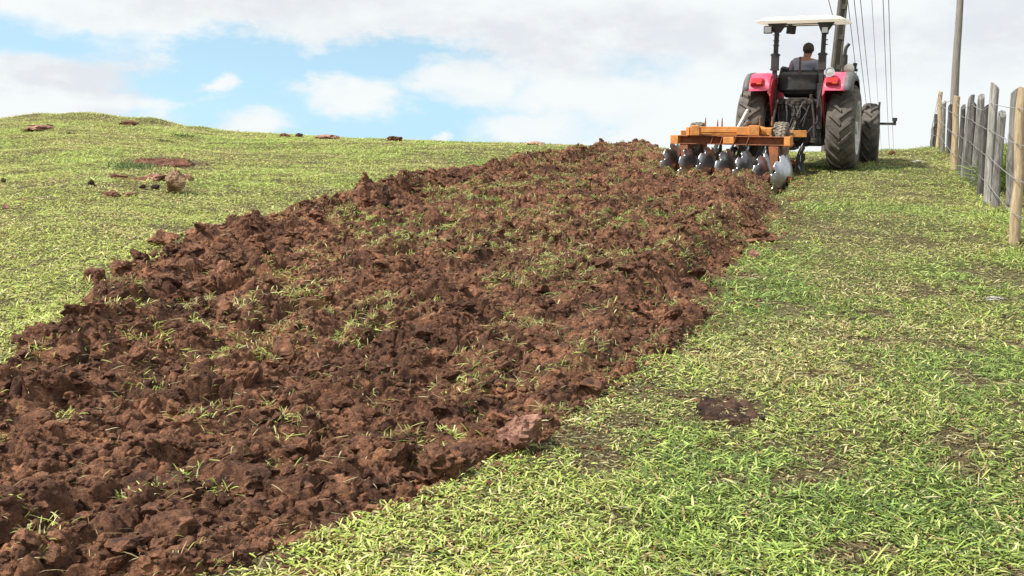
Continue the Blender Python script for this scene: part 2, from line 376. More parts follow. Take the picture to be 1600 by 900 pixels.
class MB:
    def __init__(s): s.v = []; s.f = []
    def add(s, vs, fs):
        n = len(s.v); s.v += [tuple(p) for p in vs]; s.f += [tuple(i + n for i in f) for f in fs]; return s
    def box(s, c, d, rot=None, taper=1.0):
        rm = Euler(rot).to_matrix() if rot else Matrix.Identity(3); vs = []
        for z in (-.5, .5):
            k = taper if z > 0 else 1.0
            for x, y in ((-.5, -.5), (.5, -.5), (.5, .5), (-.5, .5)): vs.append(Vector(c) + rm @ Vector((x * d[0] * k, y * d[1] * k, z * d[2])))
        return s.add(vs, [(3, 2, 1, 0), (4, 5, 6, 7), (0, 1, 5, 4), (1, 2, 6, 5), (2, 3, 7, 6), (3, 0, 4, 7)])
    def beam(s, a, b, w_, h, up=(0, 0, 1)):
        a = Vector(a); b = Vector(b); d = (b - a).normalized(); u = Vector(up); sdd = d.cross(u).normalized(); u = sdd.cross(d)
        vs = [p + sdd * w_ * i + u * h * j for p in (a, b) for i, j in ((-.5, -.5), (.5, -.5), (.5, .5), (-.5, .5))]
        return s.add(vs, [(3, 2, 1, 0), (4, 5, 6, 7), (0, 1, 5, 4), (1, 2, 6, 5), (2, 3, 7, 6), (3, 0, 4, 7)])
    def tube(s, pts, r, n=10, cap=True):
        pts = [Vector(p) for p in pts]; rs = r if isinstance(r, (list, tuple)) else [r] * len(pts)
        vs = []; fs = []; ref = None
        for i, p in enumerate(pts):
            d = (pts[min(i + 1, len(pts) - 1)] - pts[max(i - 1, 0)]).normalized()
            if ref is None: ref = Vector((0, 0, 1)) if abs(d.z) < .9 else Vector((1, 0, 0))
            a = d.cross(ref).normalized(); b2 = a.cross(d).normalized(); ref = b2
            for k in range(n):
                q = 2 * math.pi * k / n; vs.append(p + (a * math.cos(q) + b2 * math.sin(q)) * rs[i])
        for i in range(len(pts) - 1):
            for k in range(n):
                fs.append((i * n + k, i * n + (k + 1) % n, (i + 1) * n + (k + 1) % n, (i + 1) * n + k))
        if cap: fs.append(tuple(range(n))[::-1]); fs.append(tuple((len(pts) - 1) * n + k for k in range(n)))
        return s.add(vs, fs)
    def lathe(s, prof, axis='X', c=(0, 0, 0), n=48, closed=False):
        vs = []; fs = []; c = Vector(c); L = len(prof)
        for k in range(n):
            q = 2 * math.pi * k / n; cc, ss = math.cos(q), math.sin(q)
            for h, r in prof:
                if axis == 'X': p = Vector((h, r * cc, r * ss))
                elif axis == 'Y': p = Vector((r * ss, h, r * cc))
                else: p = Vector((r * cc, r * ss, h))
                vs.append(c + p)
        for k in range(n):
            for i in range(L - (0 if closed else 1)):
                j = (i + 1) % L; k2 = (k + 1) % n
                fs.append((k * L + i, k * L + j, k2 * L + j, k2 * L + i))
        return s.add(vs, fs)
    def prism(s, poly, a, b, plane='YZ'):
        """poly of 2D points extruded along the remaining axis from a to b"""
        n = len(poly)
        def P(u, v_, h): return {'YZ': (h, u, v_), 'XZ': (u, h, v_), 'XY': (u, v_, h)}[plane]
        vs = [P(u, v_, a) for u, v_ in poly] + [P(u, v_, b) for u, v_ in poly]
        fs = [tuple(range(n))[::-1], tuple(range(n, 2 * n))] + [(i, (i + 1) % n, n + (i + 1) % n, n + i) for i in range(n)]
        return s.add(vs, fs)
    def grid(s, rows, thick=0):
        n = len(rows[0]); vs = [p for r_ in rows for p in r_]
        fs = [(i * n + j, i * n + j + 1, (i + 1) * n + j + 1, (i + 1) * n + j) for i in range(len(rows) - 1) for j in range(n - 1)]
        return s.add(vs, fs)
    def clusters(s):
        n = len(s.v); par = list(range(n))
        def fd(a):
            while par[a] != a: par[a] = par[par[a]]; a = par[a]
            return a
        for f in s.f:
            r0 = fd(f[0])
            for k in f[1:]: par[fd(k)] = r0
        isl = {}
        for i in range(n): isl.setdefault(fd(i), []).append(i)
        keys = list(isl); V = np.array([tuple(p) for p in s.v])
        lo = np.array([V[isl[k]].min(0) for k in keys]) - .004; hi = np.array([V[isl[k]].max(0) for k in keys]) + .004
        g = list(range(len(keys)))
        def fg(a):
            while g[a] != a: g[a] = g[g[a]]; a = g[a]
            return a
        for i in range(len(keys)):
            for j in np.nonzero(np.all((lo[i] <= hi) & (lo <= hi[i]), axis=1))[0]: g[fg(int(j))] = fg(i)
        out = {}
        for i, k in enumerate(keys): out.setdefault(fg(i), []).extend(isl[k])
        return list(out.values())
    def build(s, name, mat, parent=None, **kw):
        cl = s.clusters() if parent is not None else [None]
        if len(cl) < 2: return s.build1(name, mat, parent, **kw)
        res = None
        for ids in sorted(cl, key=lambda c_: -len(c_)):
            mp = {o_: k for k, o_ in enumerate(ids)}; b_ = MB(); b_.v = [s.v[i] for i in ids]
            b_.f = [tuple(mp[i] for i in f) for f in s.f if f[0] in mp]; o = b_.build1(name, mat, parent, **kw); res = res or o
        return res
    def build1(s, name, mat, parent=None, bevel=0, smooth=True, solid=0, ang=35, loc=None, rot=None):
        me = bpy.data.meshes.new(name); me.from_pydata(s.v, [], s.f)
        bm = bmesh.new(); bm.from_mesh(me); bmesh.ops.recalc_face_normals(bm, faces=bm.faces); bm.to_mesh(me); bm.free()
        o = link_mesh(name, me, mat, parent)
        if smooth:
            me.polygons.foreach_set('use_smooth', [True] * len(me.polygons)); me.set_sharp_from_angle(angle=R(ang))
        if solid: md = o.modifiers.new('s', 'SOLIDIFY'); md.thickness = solid; md.offset = 0
        if bevel:
            md = o.modifiers.new('b', 'BEVEL'); md.width = bevel; md.segments = 2; md.limit_method = 'ANGLE'; md.angle_limit = R(40)
            md.harden_normals = True
        if loc is not None: o.location = loc
        if rot is not None: o.rotation_euler = rot
        return o

# ------------------------------------------------------------------ ground sheet
ys_ = np.concatenate([np.linspace(-60, 2.6, 50)[:-1], np.geomspace(2.6, 33, 560)[:-1], np.geomspace(33, 420, 60)])
ts_ = np.concatenate([np.linspace(-1, -.30, 50)[:-1], np.linspace(-.30, .30, 800), np.linspace(.30, 1, 50)[1:]])
YY, TT = np.meshgrid(ys_, ts_, indexing='ij')
SP_ = np.where(YY < 33, 4 + 1.75 * np.abs(YY), 4 + 1.75 * 33 + 1.5 * (YY - 33))
XX = TT * SP_
ZZ = gh(XX, YY)
ed, dr, dl = edge(XX, YY)
inside = (YY > 1.9) & (YY < YEND)
ZZ = np.where(inside, ZZ - .30 * sstep(ed, .02, .10), ZZ)
nr, nc = XX.shape
idx = np.arange(nr * nc).reshape(nr, nc)
qd = np.stack([idx[:-1, :-1], idx[:-1, 1:], idx[1:, 1:], idx[1:, :-1]], -1).reshape(-1, 4)
gnd = link_mesh('ground', np_mesh('ground', np.stack([XX, YY, ZZ], -1).reshape(-1, 3), qd, smooth=True), M['turf'])
setp(gnd, 'short pasture turf rising to a rounded hilltop', 'ground', kind='structure')

# ------------------------------------------------------------------ ploughed soil
def soil_h(x, y, fine=True):
    """height of the turned soil above the land"""
    s = x * math.sin(HD) + y * math.cos(HD); tt = x * math.cos(HD) - y * math.sin(HD)
    wx = x + fbm(x / .22, y / .22, 31, 3) * .16; wy = y + fbm(x / .22, y / .22, 37, 3) * .16
    h = fbm(tt / .55, s / 1.8, 41, 3) * .10 + .028 * np.sin(tt * 14.5 + fbm(s / 2.2, tt / .8, 44, 2) * 5)
    amp = sstep(vn(x / .7, y / .7, 77), .2, .75)
    for L, A, sd in ((.34, .115, 51), (.17, .075, 52), (.085, .040, 53)):
        ws = wx * math.sin(HD + .35) + wy * math.cos(HD + .35); wt_ = wx * math.cos(HD + .35) - wy * math.sin(HD + .35)
        f1, f2, i1, j1, ex, ey = worley(wt_ / L, ws / L * .68, sd)
        hc = h2(i1, j1, sd + 7); tx = h2(i1, j1, sd + 8) - .5; ty = h2(i1, j1, sd + 9) - .5
        cre = sstep(f2 - f1, .0, .22)
        dome = 1 - np.clip(f1 / .75, 0, 1) ** 2
        h = h + A * (.66 if L > .1 else .9) * cre * (hc ** 1.6 * dome * 1.0 + (ex * tx + ey * ty) * .9 * hc) * (.45 + .8 * amp) - A * .24 * (1 - cre)
    rd = 1 - 2 * np.abs(fbm(wx / .07, wy / .07, 61, 3))
    h = h + (rd - .8) * .030 + fbm(x / .024, y / .024, 65, 2) * .018
    return h * (1 - .55 * sstep(y, 20, 24))
ny, nx = 1350, 1150
yv = np.geomspace(2.5, YEND + .4, ny)
xl = np.maximum(xL(yv) - .55, -(.60 * yv + .9)); xr = np.minimum(xR(yv) + .45, .62 * yv + .9)
TX = np.linspace(0, 1, nx)
XX = xl[:, None] + (xr - xl)[:, None] * TX[None, :]; YY = np.repeat(yv[:, None], nx, 1)
G = gh(XX, YY); ed, dr, dl = edge(XX, YY); H = soil_h(XX, YY)
mask = sstep(ed, -.03, .05)
furrow = sstep(dr, .42, .12) * sstep(YY, 6.5, 9) * (YY < 18.6); pit = .26 * np.exp(-((XX - 4.15) / .28) ** 2 - ((YY - 16.5) / 1.0) ** 2)
ridgeL = np.exp(-((dl - .28) / .26) ** 2) * (.05 + .16 * vn(XX / .6, YY / .6, 91)) * (YY < 26)
ridgeR = np.exp(-((dr - .62) / .2) ** 2) * .15 * sstep(YY, 5, 8) * (YY < 18.3)
Z = G + .02 + H * (1 - .72 * furrow) - .13 * furrow + ridgeL + ridgeR - pit
Z = np.where(mask > 0, G - .14 + (Z - G + .14) * mask, G - .14)
def soil_z(x, y):
    x = np.asarray(x, float); y = np.asarray(y, float)
    e_, r_, l_ = edge(x, y); f_ = sstep(r_, .42, .12) * sstep(y, 6.5, 9) * (y < 18.6)
    z = gh(x, y) + .02 + soil_h(x, y) * (1 - .72 * f_) - .13 * f_ + np.exp(-((l_ - .28) / .26) ** 2) * (.05 + .16 * vn(x / .6, y / .6, 91)) * (y < 26) \
        + np.exp(-((r_ - .62) / .2) ** 2) * .15 * sstep(y, 5, 8) * (y < 18.3)
    return z
idx = np.arange(ny * nx).reshape(ny, nx)
qd = np.stack([idx[:-1, :-1], idx[:-1, 1:], idx[1:, 1:], idx[1:, :-1]], -1).reshape(-1, 4)
keep = (mask[:-1, :-1] + mask[1:, 1:] + mask[:-1, 1:] + mask[1:, :-1]).reshape(-1) > 0
plo = link_mesh('ploughed_soil', np_mesh('ploughed_soil', np.stack([XX, YY, Z], -1).reshape(-1, 3), qd[keep], smooth=False), M['soil'])
setp(plo, 'broad strip of freshly turned red-brown soil across the pasture', 'ploughed soil', kind='structure')

# ------------------------------------------------------------------ lumps
def ico(sub):
    bm = bmesh.new(); bmesh.ops.create_icosphere(bm, subdivisions=sub, radius=1)
    v = np.array([p.co[:] for p in bm.verts]); f = np.array([[q.index for q in k.verts] for k in bm.faces]); bm.free(); return v, f
from mathutils import noise as mn
def lump(sub, seed, rough=.5, flat=.65, cuts=5):
    v, f = ico(sub); r_ = random.Random(seed)
    for _ in range(cuts):                       # broken faces
        n = Vector((r_.gauss(0, 1), r_.gauss(0, 1), r_.gauss(0, 1))).normalized(); d = r_.uniform(.45, .8)
        nn = np.array(n[:]); k = v @ nn; v = v - np.outer(np.maximum(0, k - d), nn) * .93
    off = Vector((r_.uniform(0, 99), r_.uniform(0, 99), r_.uniform(0, 99)))
    out = []
    for p in v:
        P = Vector(p); q = P * 1.5 + off
        k = 1 + rough * (.55 * mn.noise(q) + .35 * mn.noise(q * 2.6) + .22 * mn.noise(q * 6) + .12 * mn.noise(q * 14))
        out.append(P * k)
    out = np.array([p[:] for p in out]); out[:, 2] *= flat
    return out, f
def scatter_lumps(name, protos, P, S, mat, label, sink=.25):
    V = []; Fc = []; n0 = 0
    for i, (p, s) in enumerate(zip(P, S)):
        v, f = protos[i % len(protos)]
        e = Euler((rng.normal(0, .5), rng.normal(0, .5), rng.uniform(0, 6.28))).to_matrix()
        sc = np.array([s * rng.uniform(.8, 1.4), s * rng.uniform(.8, 1.2), s * rng.uniform(.7, 1.1)])
        q = (v * sc) @ np.array(e).T + np.array([p[0], p[1], p[2] + s * (.5 - sink)])
        V.append(q); Fc.append(f + n0); n0 += len(q)
    o = link_mesh(name, np_mesh(name, np.concatenate(V), tris=np.concatenate(Fc), smooth=False), mat)
    return setp(o, label, name.replace('_', ' '), kind='stuff')
def rand_in_soil(n, ymin=2.8, ymax=27, pw=.8, margin=.0, side=None):
    X = []; Y = []
    tot = 0
    while tot < n:
        k = n * 3
        a, b2 = ymin ** (2 - pw), ymax ** (2 - pw)
        y = (rng.uniform(0, 1, k) * (b2 - a) + a) ** (1 / (2 - pw)); x = y * rng.uniform(-.56, .56, k)
        e_, r_, l_ = edge(x, y); m_ = e_ > margin
        if side == 'L': m_ &= l_ < .8
        X.append(x[m_]); Y.append(y[m_]); tot += m_.sum()
    return np.concatenate(X)[:n], np.concatenate(Y)[:n]
big = [lump(3, 100 + i, .75, .62, 6) for i in range(14)]
med = [lump(2, 200 + i, .8, .7, 5) for i in range(14)]
sml = [lump(1, 300 + i, .6, .8, 3) for i in range(10)]
x, y = rand_in_soil(620, 2.9, 26, 1.3, .05)
x2, y2 = rand_in_soil(230, 5, 26, 1.0, -.02, 'L'); x = np.concatenate([x, x2]); y = np.concatenate([y, y2])
s = .028 + .055 * rng.uniform(0, 1, len(x)) ** 2.2
scatter_lumps('soil_clods', big, np.stack([x, y, soil_z(x, y)], 1), s, M['soil'], 'broken clods of turned red-brown soil all over the ploughed strip')
x, y = rand_in_soil(5200, 2.8, 26, 1.3, .0)
s = .012 + .022 * rng.uniform(0, 1, len(x)) ** 1.6
x3, y3 = rand_in_soil(9000, 2.8, 22, 1.5, -.06)
s3 = .005 + .009 * rng.uniform(0, 1, len(x3))
def crumbs(name, sets, mat, label):
    V = []; Fc = []; n0 = 0
    for protos, X, Y, S in sets:
        Zs = crumb_z(X, Y)
        for i in range(len(X)):
            v, f = protos[i % len(protos)]; a_ = rng.uniform(0, 6.28); ca, sa = math.cos(a_) * S[i], math.sin(a_) * S[i]
            q = np.stack([v[:, 0] * ca - v[:, 1] * sa + X[i], v[:, 0] * sa + v[:, 1] * ca + Y[i], v[:, 2] * S[i] + Zs[i] + S[i] * .3], 1)
            V.append(q); Fc.append(f + n0); n0 += len(q)
    o = link_mesh(name, np_mesh(name, np.concatenate(V), tris=np.concatenate(Fc)), mat)
    return setp(o, label, 'soil crumbs', kind='stuff')
# crumbs and small clods thrown over the grass beside the strip
k_ = 16000; ye = rng.uniform(0, 1, k_) ** 1.3 * 15.5 + 3; sd_ = rng.uniform(0, 1, k_) < .6
off_ = rng.exponential(.085, k_) * (1 + .9 * vn(ye / .5, ye * 0, 5)); xe = np.where(sd_, xR(ye) + off_, xL(ye) - off_)
ok = (np.abs(xe / ye) < .58) & (edge(xe, ye)[0] < 0); xe, ye = xe[ok][:2600], ye[ok][:2600]; se = .004 + .016 * rng.uniform(0, 1, len(xe)) ** 2.5
def crumb_z(X, Y):
    e_ = edge(X, Y)[0]; return np.where(e_ > -.02, soil_z(X, Y), gh(X, Y) + .004)
crumbs('soil_crumbs', [(med, x, y, s), (sml, x3, y3, s3), (med, xe, ye, se)], M['soil'], 'small crumbs of loose red-brown soil on the ploughed strip')

# ------------------------------------------------------------------ grass blades
GREEN = np.array([(.110, .170, .045), (.165, .245, .065), (.240, .330, .095), (.075, .125, .045), (.200, .270, .070)])
LIME = np.array([(.42, .50, .15), (.34, .43, .11), (.50, .55, .22)])
STRAW = np.array([(.56, .50, .28), (.62, .54, .35), (.44, .33, .19), (.30, .20, .11), (.70, .66, .46)])
def blades(name, x, y, z, L, W, up, colr, label, seg=2, kind='stuff', cat='grass', az=None, parent=None):
    n = len(x); th = rng.uniform(0, 2 * np.pi, n) if az is None else az
    hx, hy = np.cos(th), np.sin(th); sx, sy = -hy, hx
    cu = np.cos(up); su = np.sin(up)
    tw = rng.normal(0, .5, n)                      # roll of the blade
    sz = np.sin(tw) * .8; sx = sx * np.cos(tw); sy = sy * np.cos(tw)
    bend = rng.uniform(.1, .75, n)
    pts = []
    for k, (tq, wq) in enumerate([(0, .55), (.42, 1.0), (.78, .72)][:seg + 1] if seg == 2 else [(0, .6), (.5, 1.0)]):
        rr = L * tq * (cu + bend * .25 * tq); zz = L * (tq * su - bend * su * tq * tq * .75) + .002
        for sg in (-1, 1):
            pts.append(np.stack([x + hx * rr + sg * sx * W * wq * .5, y + hy * rr + sg * sy * W * wq * .5, z + zz + sg * sz * W * wq * .5], 1))
    rr = L * (cu + bend * .25); zz = L * (su - bend * su * .75 - .08 * bend)
    pts.append(np.stack([x + hx * rr, y + hy * rr, z + zz], 1))
    m_ = len(pts); V = np.stack(pts, 1).reshape(-1, 3)
    b0 = (np.arange(n) * m_)[:, None]
    q = [b0 + np.array([[2 * k, 2 * k + 1, 2 * k + 3, 2 * k + 2]]) for k in range((m_ - 3) // 2)]
    tr_ = b0 + np.array([[m_ - 3, m_ - 2, m_ - 1]])
    C = np.concatenate([colr, np.ones((n, 1))], 1); C = np.repeat(C[:, None, :], m_, 1)
    C[:, :, :3] *= np.array([1.01, 1.02, .80]); C[:, :2, :3] *= np.array([1.05, .93, .9])
    o = link_mesh(name, np_mesh(name, V, np.concatenate(q), tr_, C.reshape(-1, 4)), M['blade'], parent)
    if parent is None: setp(o, label, cat, kind=kind)
    return o
def blade_colors(x, y, wild=1.0):
    n = len(x); c = GREEN[rng.integers(0, len(GREEN), n)] * rng.uniform(.55, 1.4, (n, 1))
    pl = sstep(fbm(x / 1.5, y / 1.5, 81, 4), -.16, .16)
    ps = sstep(fbm(x / .8, y / .8, 82, 4), -.05, .20)
    lush = sstep(fbm(x / 1.1, y / 2.2, 83, 3), .02, .22)
    u = x / y; left = sstep(-u, -.25, .35)
    r_ = rng.uniform(0, 1, n)
    lime = r_ < (.24 + .34 * pl + .55 * left)
    c[lime] = LIME[rng.integers(0, len(LIME), lime.sum())] * rng.uniform(.7, 1.2, (lime.sum(), 1))
    r_ = rng.uniform(0, 1, n); st = r_ < (.20 + .32 * ps) * (1 - .8 * lush) * wild
    c[st] = STRAW[rng.integers(0, len(STRAW), st.sum())] * rng.uniform(.65, 1.1, (st.sum(), 1))
    c[:, 0] *= 1 - .06 * lush; c *= (1 + .14 * left)[:, None]
    return c
def fan_points(n, y0, y1, pw, umax=.56):
    a, b2 = y0 ** (2 - pw), y1 ** (2 - pw)
    y = (rng.uniform(0, 1, n) * (b2 - a) + a) ** (1 / (2 - pw)); x = y * rng.uniform(-umax, umax, n); return x, y
HOLE = at(1140, 650)
PATCH = [(HOLE.x, HOLE.y, .22, .19, .85), (at(1165, 700).x, at(1165, 700).y, .25, .1, .35), (at(260, 256).x, at(260, 256).y, .75, 1.0, 1.0),
         (at(1590, 440).x, at(1590, 440).y, .3, .7, .6), (at(255, 292).x, at(255, 292).y, .5, .6, .45), (at(1260, 350).x, at(1260, 350).y, .22, 1.6, .5),
         (at(1450, 310).x, at(1450, 310).y, .5, .8, .2), (at(1110, 500).x, at(1110, 500).y, .35, .35, .35)]
x, y = fan_points(980000, 2.9, 34, 1.24)
ed, dr, dl = edge(x, y)
keep = (ed < .03 + rng.normal(0, .03, len(x))) | (y > YEND)
bare = sstep(fbm(x / .28, y / .28, 85, 4), .09, .24) * (.75 - .25 * (x < -1))
for bx, by, rx, ry, aa in PATCH:
    bare = np.maximum(bare, aa * np.exp(-(((x - bx) / rx) ** 2 + ((y - by) / ry) ** 2) ** 2))
keep &= rng.uniform(0, 1, len(x)) > bare * .72
x, y, bare = x[keep], y[keep], bare[keep]; n = len(x)
tuft = sstep(fbm(x / .35, y / .35, 86, 3), -.1, .25); lush = sstep(fbm(x / 1.1, y / 2.2, 83, 3), .02, .22)
big_b = rng.lognormal(-.08, .36, n).clip(.45, 1.9)
L = rng.uniform(.020, .044, n) * big_b * (.8 + .45 * tuft + .4 * lush) * (1 + .012 * y)
W = rng.uniform(.0034, .0072, n) * (.55 + .5 * big_b) * (1 + .035 * np.maximum(0, y - 5))
up = np.clip(np.abs(rng.normal(.30, .33, n)) + .25 * tuft * rng.uniform(0, 1, n), .03, 1.35)
z = gh(x, y) + rng.uniform(0, .014, n)
fx_ = (x - 4.95) * .952 - (y - 10.6) * .307; ff = np.exp(-((fx_ + .05) / .30) ** 2) * (y > 9) + .7 * sstep(fx_, .3, .8) * (y > 8)
L = L * (1 + 1.0 * ff); up = np.clip(up + .35 * ff * rng.uniform(0, 1, n), 0, 1.4)
near = y < 9
cl = blade_colors(x, y); dead = rng.uniform(0, 1, n) < bare * 1.2; nd = int(dead.sum())
cl[dead] = STRAW[rng.integers(0, len(STRAW), nd)] * rng.uniform(.25, .8, (nd, 1)); L = np.where(dead, L * .8, L) * .93; up = np.where(dead, up * .4, up)
blades('grass', x[near], y[near], z[near], L[near], W[near], up[near], cl[near], 'short yellow-green pasture grass in the foreground', 2)
blades('grass', x[~near], y[~near], z[~near], L[~near], W[~near], up[~near], cl[~near], 'short yellow-green pasture grass up the hillside', 1)

# tufts torn up with the soil
def tufts(name, cx, cy, cz, per, spread, Lr, Wr, label, cat='grass tufts', wild=.8):
    n = len(cx); k = rng.integers(per[0], per[1], n); idx = np.repeat(np.arange(n), k); N = len(idx)
    tx = rng.normal(0, 1, N) * spread[idx]; ty = rng.normal(0, 1, N) * spread[idx]
    x = cx[idx] + tx; y = cy[idx] + ty
    return x, y, idx, N
x0, y0 = rand_in_soil(3700, 2.9, 27, 1.05, .04)
pr = 1.15 * sstep(fbm(x0 / 1.0, y0 / 1.0, 95, 3), -.21, .12) * (.62 + .38 * sstep(y0, 4, 9)) * (.55 + .45 * sstep(x0 / y0, -.5, 0.05) )
kk = rng.uniform(0, 1, len(x0)) < pr; x0, y0 = x0[kk], y0[kk]
x, y, idx, N = tufts('t', x0, y0, None, (4, 46), rng.uniform(.012, .085, len(x0)), None, None, None)
ed, dr, dl = edge(x, y); kk = ed > -.05; x, y, idx = x[kk], y[kk], idx[kk]; N = len(x)
zz = soil_z(x, y) + rng.uniform(-.004, .02, N)
cz = blade_colors(x, y, 1.3) * rng.uniform(.55, 1.05, len(x0))[idx][:, None]
far_k = 1 + .03 * np.maximum(0, y - 5)
blades('grass_tufts', x, y, zz, rng.uniform(.025, .075, N), rng.uniform(.003, .0075, N) * far_k, np.clip(np.abs(rng.normal(.55, .45, N)), .05, 1.45), cz,
       'torn green grass tufts lying on the turned soil', 2)
x, y = rand_in_soil(5200, 2.8, 22, 1.4, .0); N = len(x)
blades('straw', x, y, soil_z(x, y) + .006, rng.uniform(.02, .09, N), rng.uniform(.0015, .0035, N) * (1 + .02 * y), rng.uniform(-.1, .5, N),
       STRAW[rng.integers(0, len(STRAW), N)] * rng.uniform(.4, .95, (N, 1)), 'dry straw and roots strewn over the turned soil', 2, cat='straw')

# ================================================================== tractor
HEAD = R(22.5)
troot_p = at(1245, 264.5)
SC = 0.955
def troot(name, dz=0):
    e = empty(name, (troot_p.x, troot_p.y, troot_p.z + dz - .02), (R(1.0), 0, -HEAD), SC); return e
tractor = setp(troot('tractor'), 'red open-platform farm tractor with a white canopy, seen from behind', 'tractor')

def wheel(parent, c, Rr, Wd, rimr, nl, lug_h, sgn, spin=0, steer=0):
    """agricultural wheel: hub Empty is the wheel mesh itself (rim disc), tyre and rim as children"""
    hub = MB()
    hub.lathe([(-.02 * sgn, 0.001), (-.02 * sgn, rimr * .30), (-.05 * sgn, rimr * .55), (-.05 * sgn, rimr * .92), (-.07 * sgn, rimr * .92), (-.07 * sgn, rimr * .5), (-.09 * sgn, 0.001)], n=40)
    hub.lathe([(.0, .001), (.10 * sgn, .001), (.10 * sgn, .09), (.08 * sgn, .11), (0, .11)], n=20)
    for k in range(8):
        a = k * math.pi / 4; p = Vector((.0, math.cos(a) * rimr * .42, math.sin(a) * rimr * .42))
        hub.tube([p + Vector((-.06 * sgn, 0, 0)), p + Vector((.012 * sgn, 0, 0))], .018, 6)
    hub.v = [(p_[0] + sgn * Wd * .26, p_[1], p_[2]) for p_ in hub.v]
    w_ = hub.build1('wheel', M['rim'], parent, loc=c, rot=(spin, 0, steer))
    rm = MB(); h = Wd * .5
    prof = [(-h * .96, rimr + .035), (-h * .96, rimr + .01), (-h * .90, rimr - .012), (-h * .45, rimr - .05), (-.03, rimr - .07), (.03, rimr - .07), (h * .45, rimr - .05), (h * .90, rimr - .012), (h * .96, rimr + .01), (h * .96, rimr + .035),
            (h * .90, rimr + .03), (h * .4, rimr - .03), (-h * .4, rimr - .03), (-h * .90, rimr + .03)]
    rm.lathe(prof, n=64, closed=True); rm.build('rim', M['rim'], w_)
    ty = MB(); Rc = Rr - lug_h
    sec = []
    for q in np.linspace(-math.pi * .5, math.pi * .5, 19):     # rounded tread and bulging sidewalls
        hx = math.sin(q) * h; t_ = math.cos(q)
        sec.append((hx * (1.0), rimr + .02 + (Rc - rimr - .02) * (t_ ** .36)))
    sec[0] = (-h * .93, rimr + .012); sec[-1] = (h * .93, rimr + .012)
    inner = [(h * .75, rimr + .02), (-h * .75, rimr + .02)]
    ty.lathe(sec + inner, n=96, closed=True)
    def surf(u):    # radius of the carcass at lateral position u
        t_ = math.sqrt(max(0, 1 - (u / h) ** 2)); return rimr + .02 + (Rc - rimr - .02) * (t_ ** .36)
    for side in (-1, 1):
        for k in range(nl):
            a0 = 2 * math.pi * (k + (.5 if side > 0 else 0)) / nl
            NS = 8; vs = []
            for i in range(NS + 1):
                tq = i / NS; u = side * (-.02 * Wd + tq * h * .97)
                ang = a0 - tq * .62 * (2 * math.pi / nl) * 1.55 * 1.0
                wd = (.030 + .018 * tq) * Rr / .75
                rb = surf(u) - .01; rt = surf(u) + lug_h * (1.0 if tq < .85 else .55 if i < NS else .15) * (1.0)
                if tq > .9: rt = surf(u) + lug_h * .35
                for (dw, rr) in ((-wd * 1.25, rb), (-wd * .75, rt), (wd * .75, rt), (wd * 1.25, rb)):
                    aa = ang + dw / Rr; vs.append((u, math.cos(aa) * rr, math.sin(aa) * rr))
            fs = [(3, 2, 1, 0), tuple(NS * 4 + j for j in range(4))]
            for i in range(NS):
                for j in range(4): fs.append((i * 4 + j, i * 4 + (j + 1) % 4, (i + 1) * 4 + (j + 1) % 4, (i + 1) * 4 + j))
            ty.add(vs, fs)
    ty.build('tyre', M['rubber'], w_, ang=38)
    return w_
RX = .79
wr = wheel(tractor, (RX, 0, .77), .77, .50, .44, 20, .045, 1, .2)
wl = wheel(tractor, (-RX + .02, 0, .77), .77, .50, .44, 20, .045, -1, .5)
FX = 1.05; FY = 2.15
wheel(tractor, (FX, FY, .55), .63, .36, .32, 16, .034, 1, .1, R(6))
wheel(tractor, (-FX, FY, .55), .63, .36, .32, 16, .034, -1, .7, R(6))

# chassis, rear housing, axles
b = MB()
b.box((0, .55, .80), (.46, 1.5, .52)); b.box((0, .02, .82), (.62, .55, .62)); b.box((0, 1.9, .72), (.34, 1.4, .34))
b.box((0, -.02, .55), (.42, .42, .22), taper=1.15)
b.tube([(-.62, 0, .77), (-.3, 0, .77), (.3, 0, .77), (.62, 0, .77)], [.10, .15, .15, .10], 20)
b.box((.0, -.12, 1.12), (.56, .30, .34)); b.box((0, .05, 1.22), (.80, .5, .10))
b.box((.33, .62, .75), (.14, .95, .42)); b.box((-.33, .55, .72), (.16, .9, .40)); b.box((.41, .15, 1.05), (.07, .8, .55)); b.box((-.42, .15, 1.05), (.05, .8, .5))
b.build('chassis', M['black'], tractor, bevel=.02)
b = MB(); b.tube([(-FX + .12, FY, .58), (FX - .12, FY, .58)], .075, 14); b.box((0, FY, .62), (.34, .3, .26)); b.tube([(.55, FY, .56), (.95, FY, .56)], .11, 16); b.tube([(FX - .25, FY, .4), (FX - .25, FY, .8)], .06, 12)
b.build('front_axle', M['black'], tractor, bevel=.01)
# bonnet
b = MB(); prof = [(-.31, 1.0), (.31, 1.0), (.33, 1.35), (.29, 1.62), (.18, 1.70), (-.18, 1.70), (-.29, 1.62), (-.33, 1.35)]
b.prism(prof, 1.15, 2.95, 'XZ'); b.build('bonnet', M['red'], tractor, bevel=.03)
b = MB(); b.box((0, 2.98, 1.32), (.5, .06, .5)); b.box((0, 2.96, .95), (.56, .12, .2)); b.build('grille', M['black'], tractor, bevel=.01)

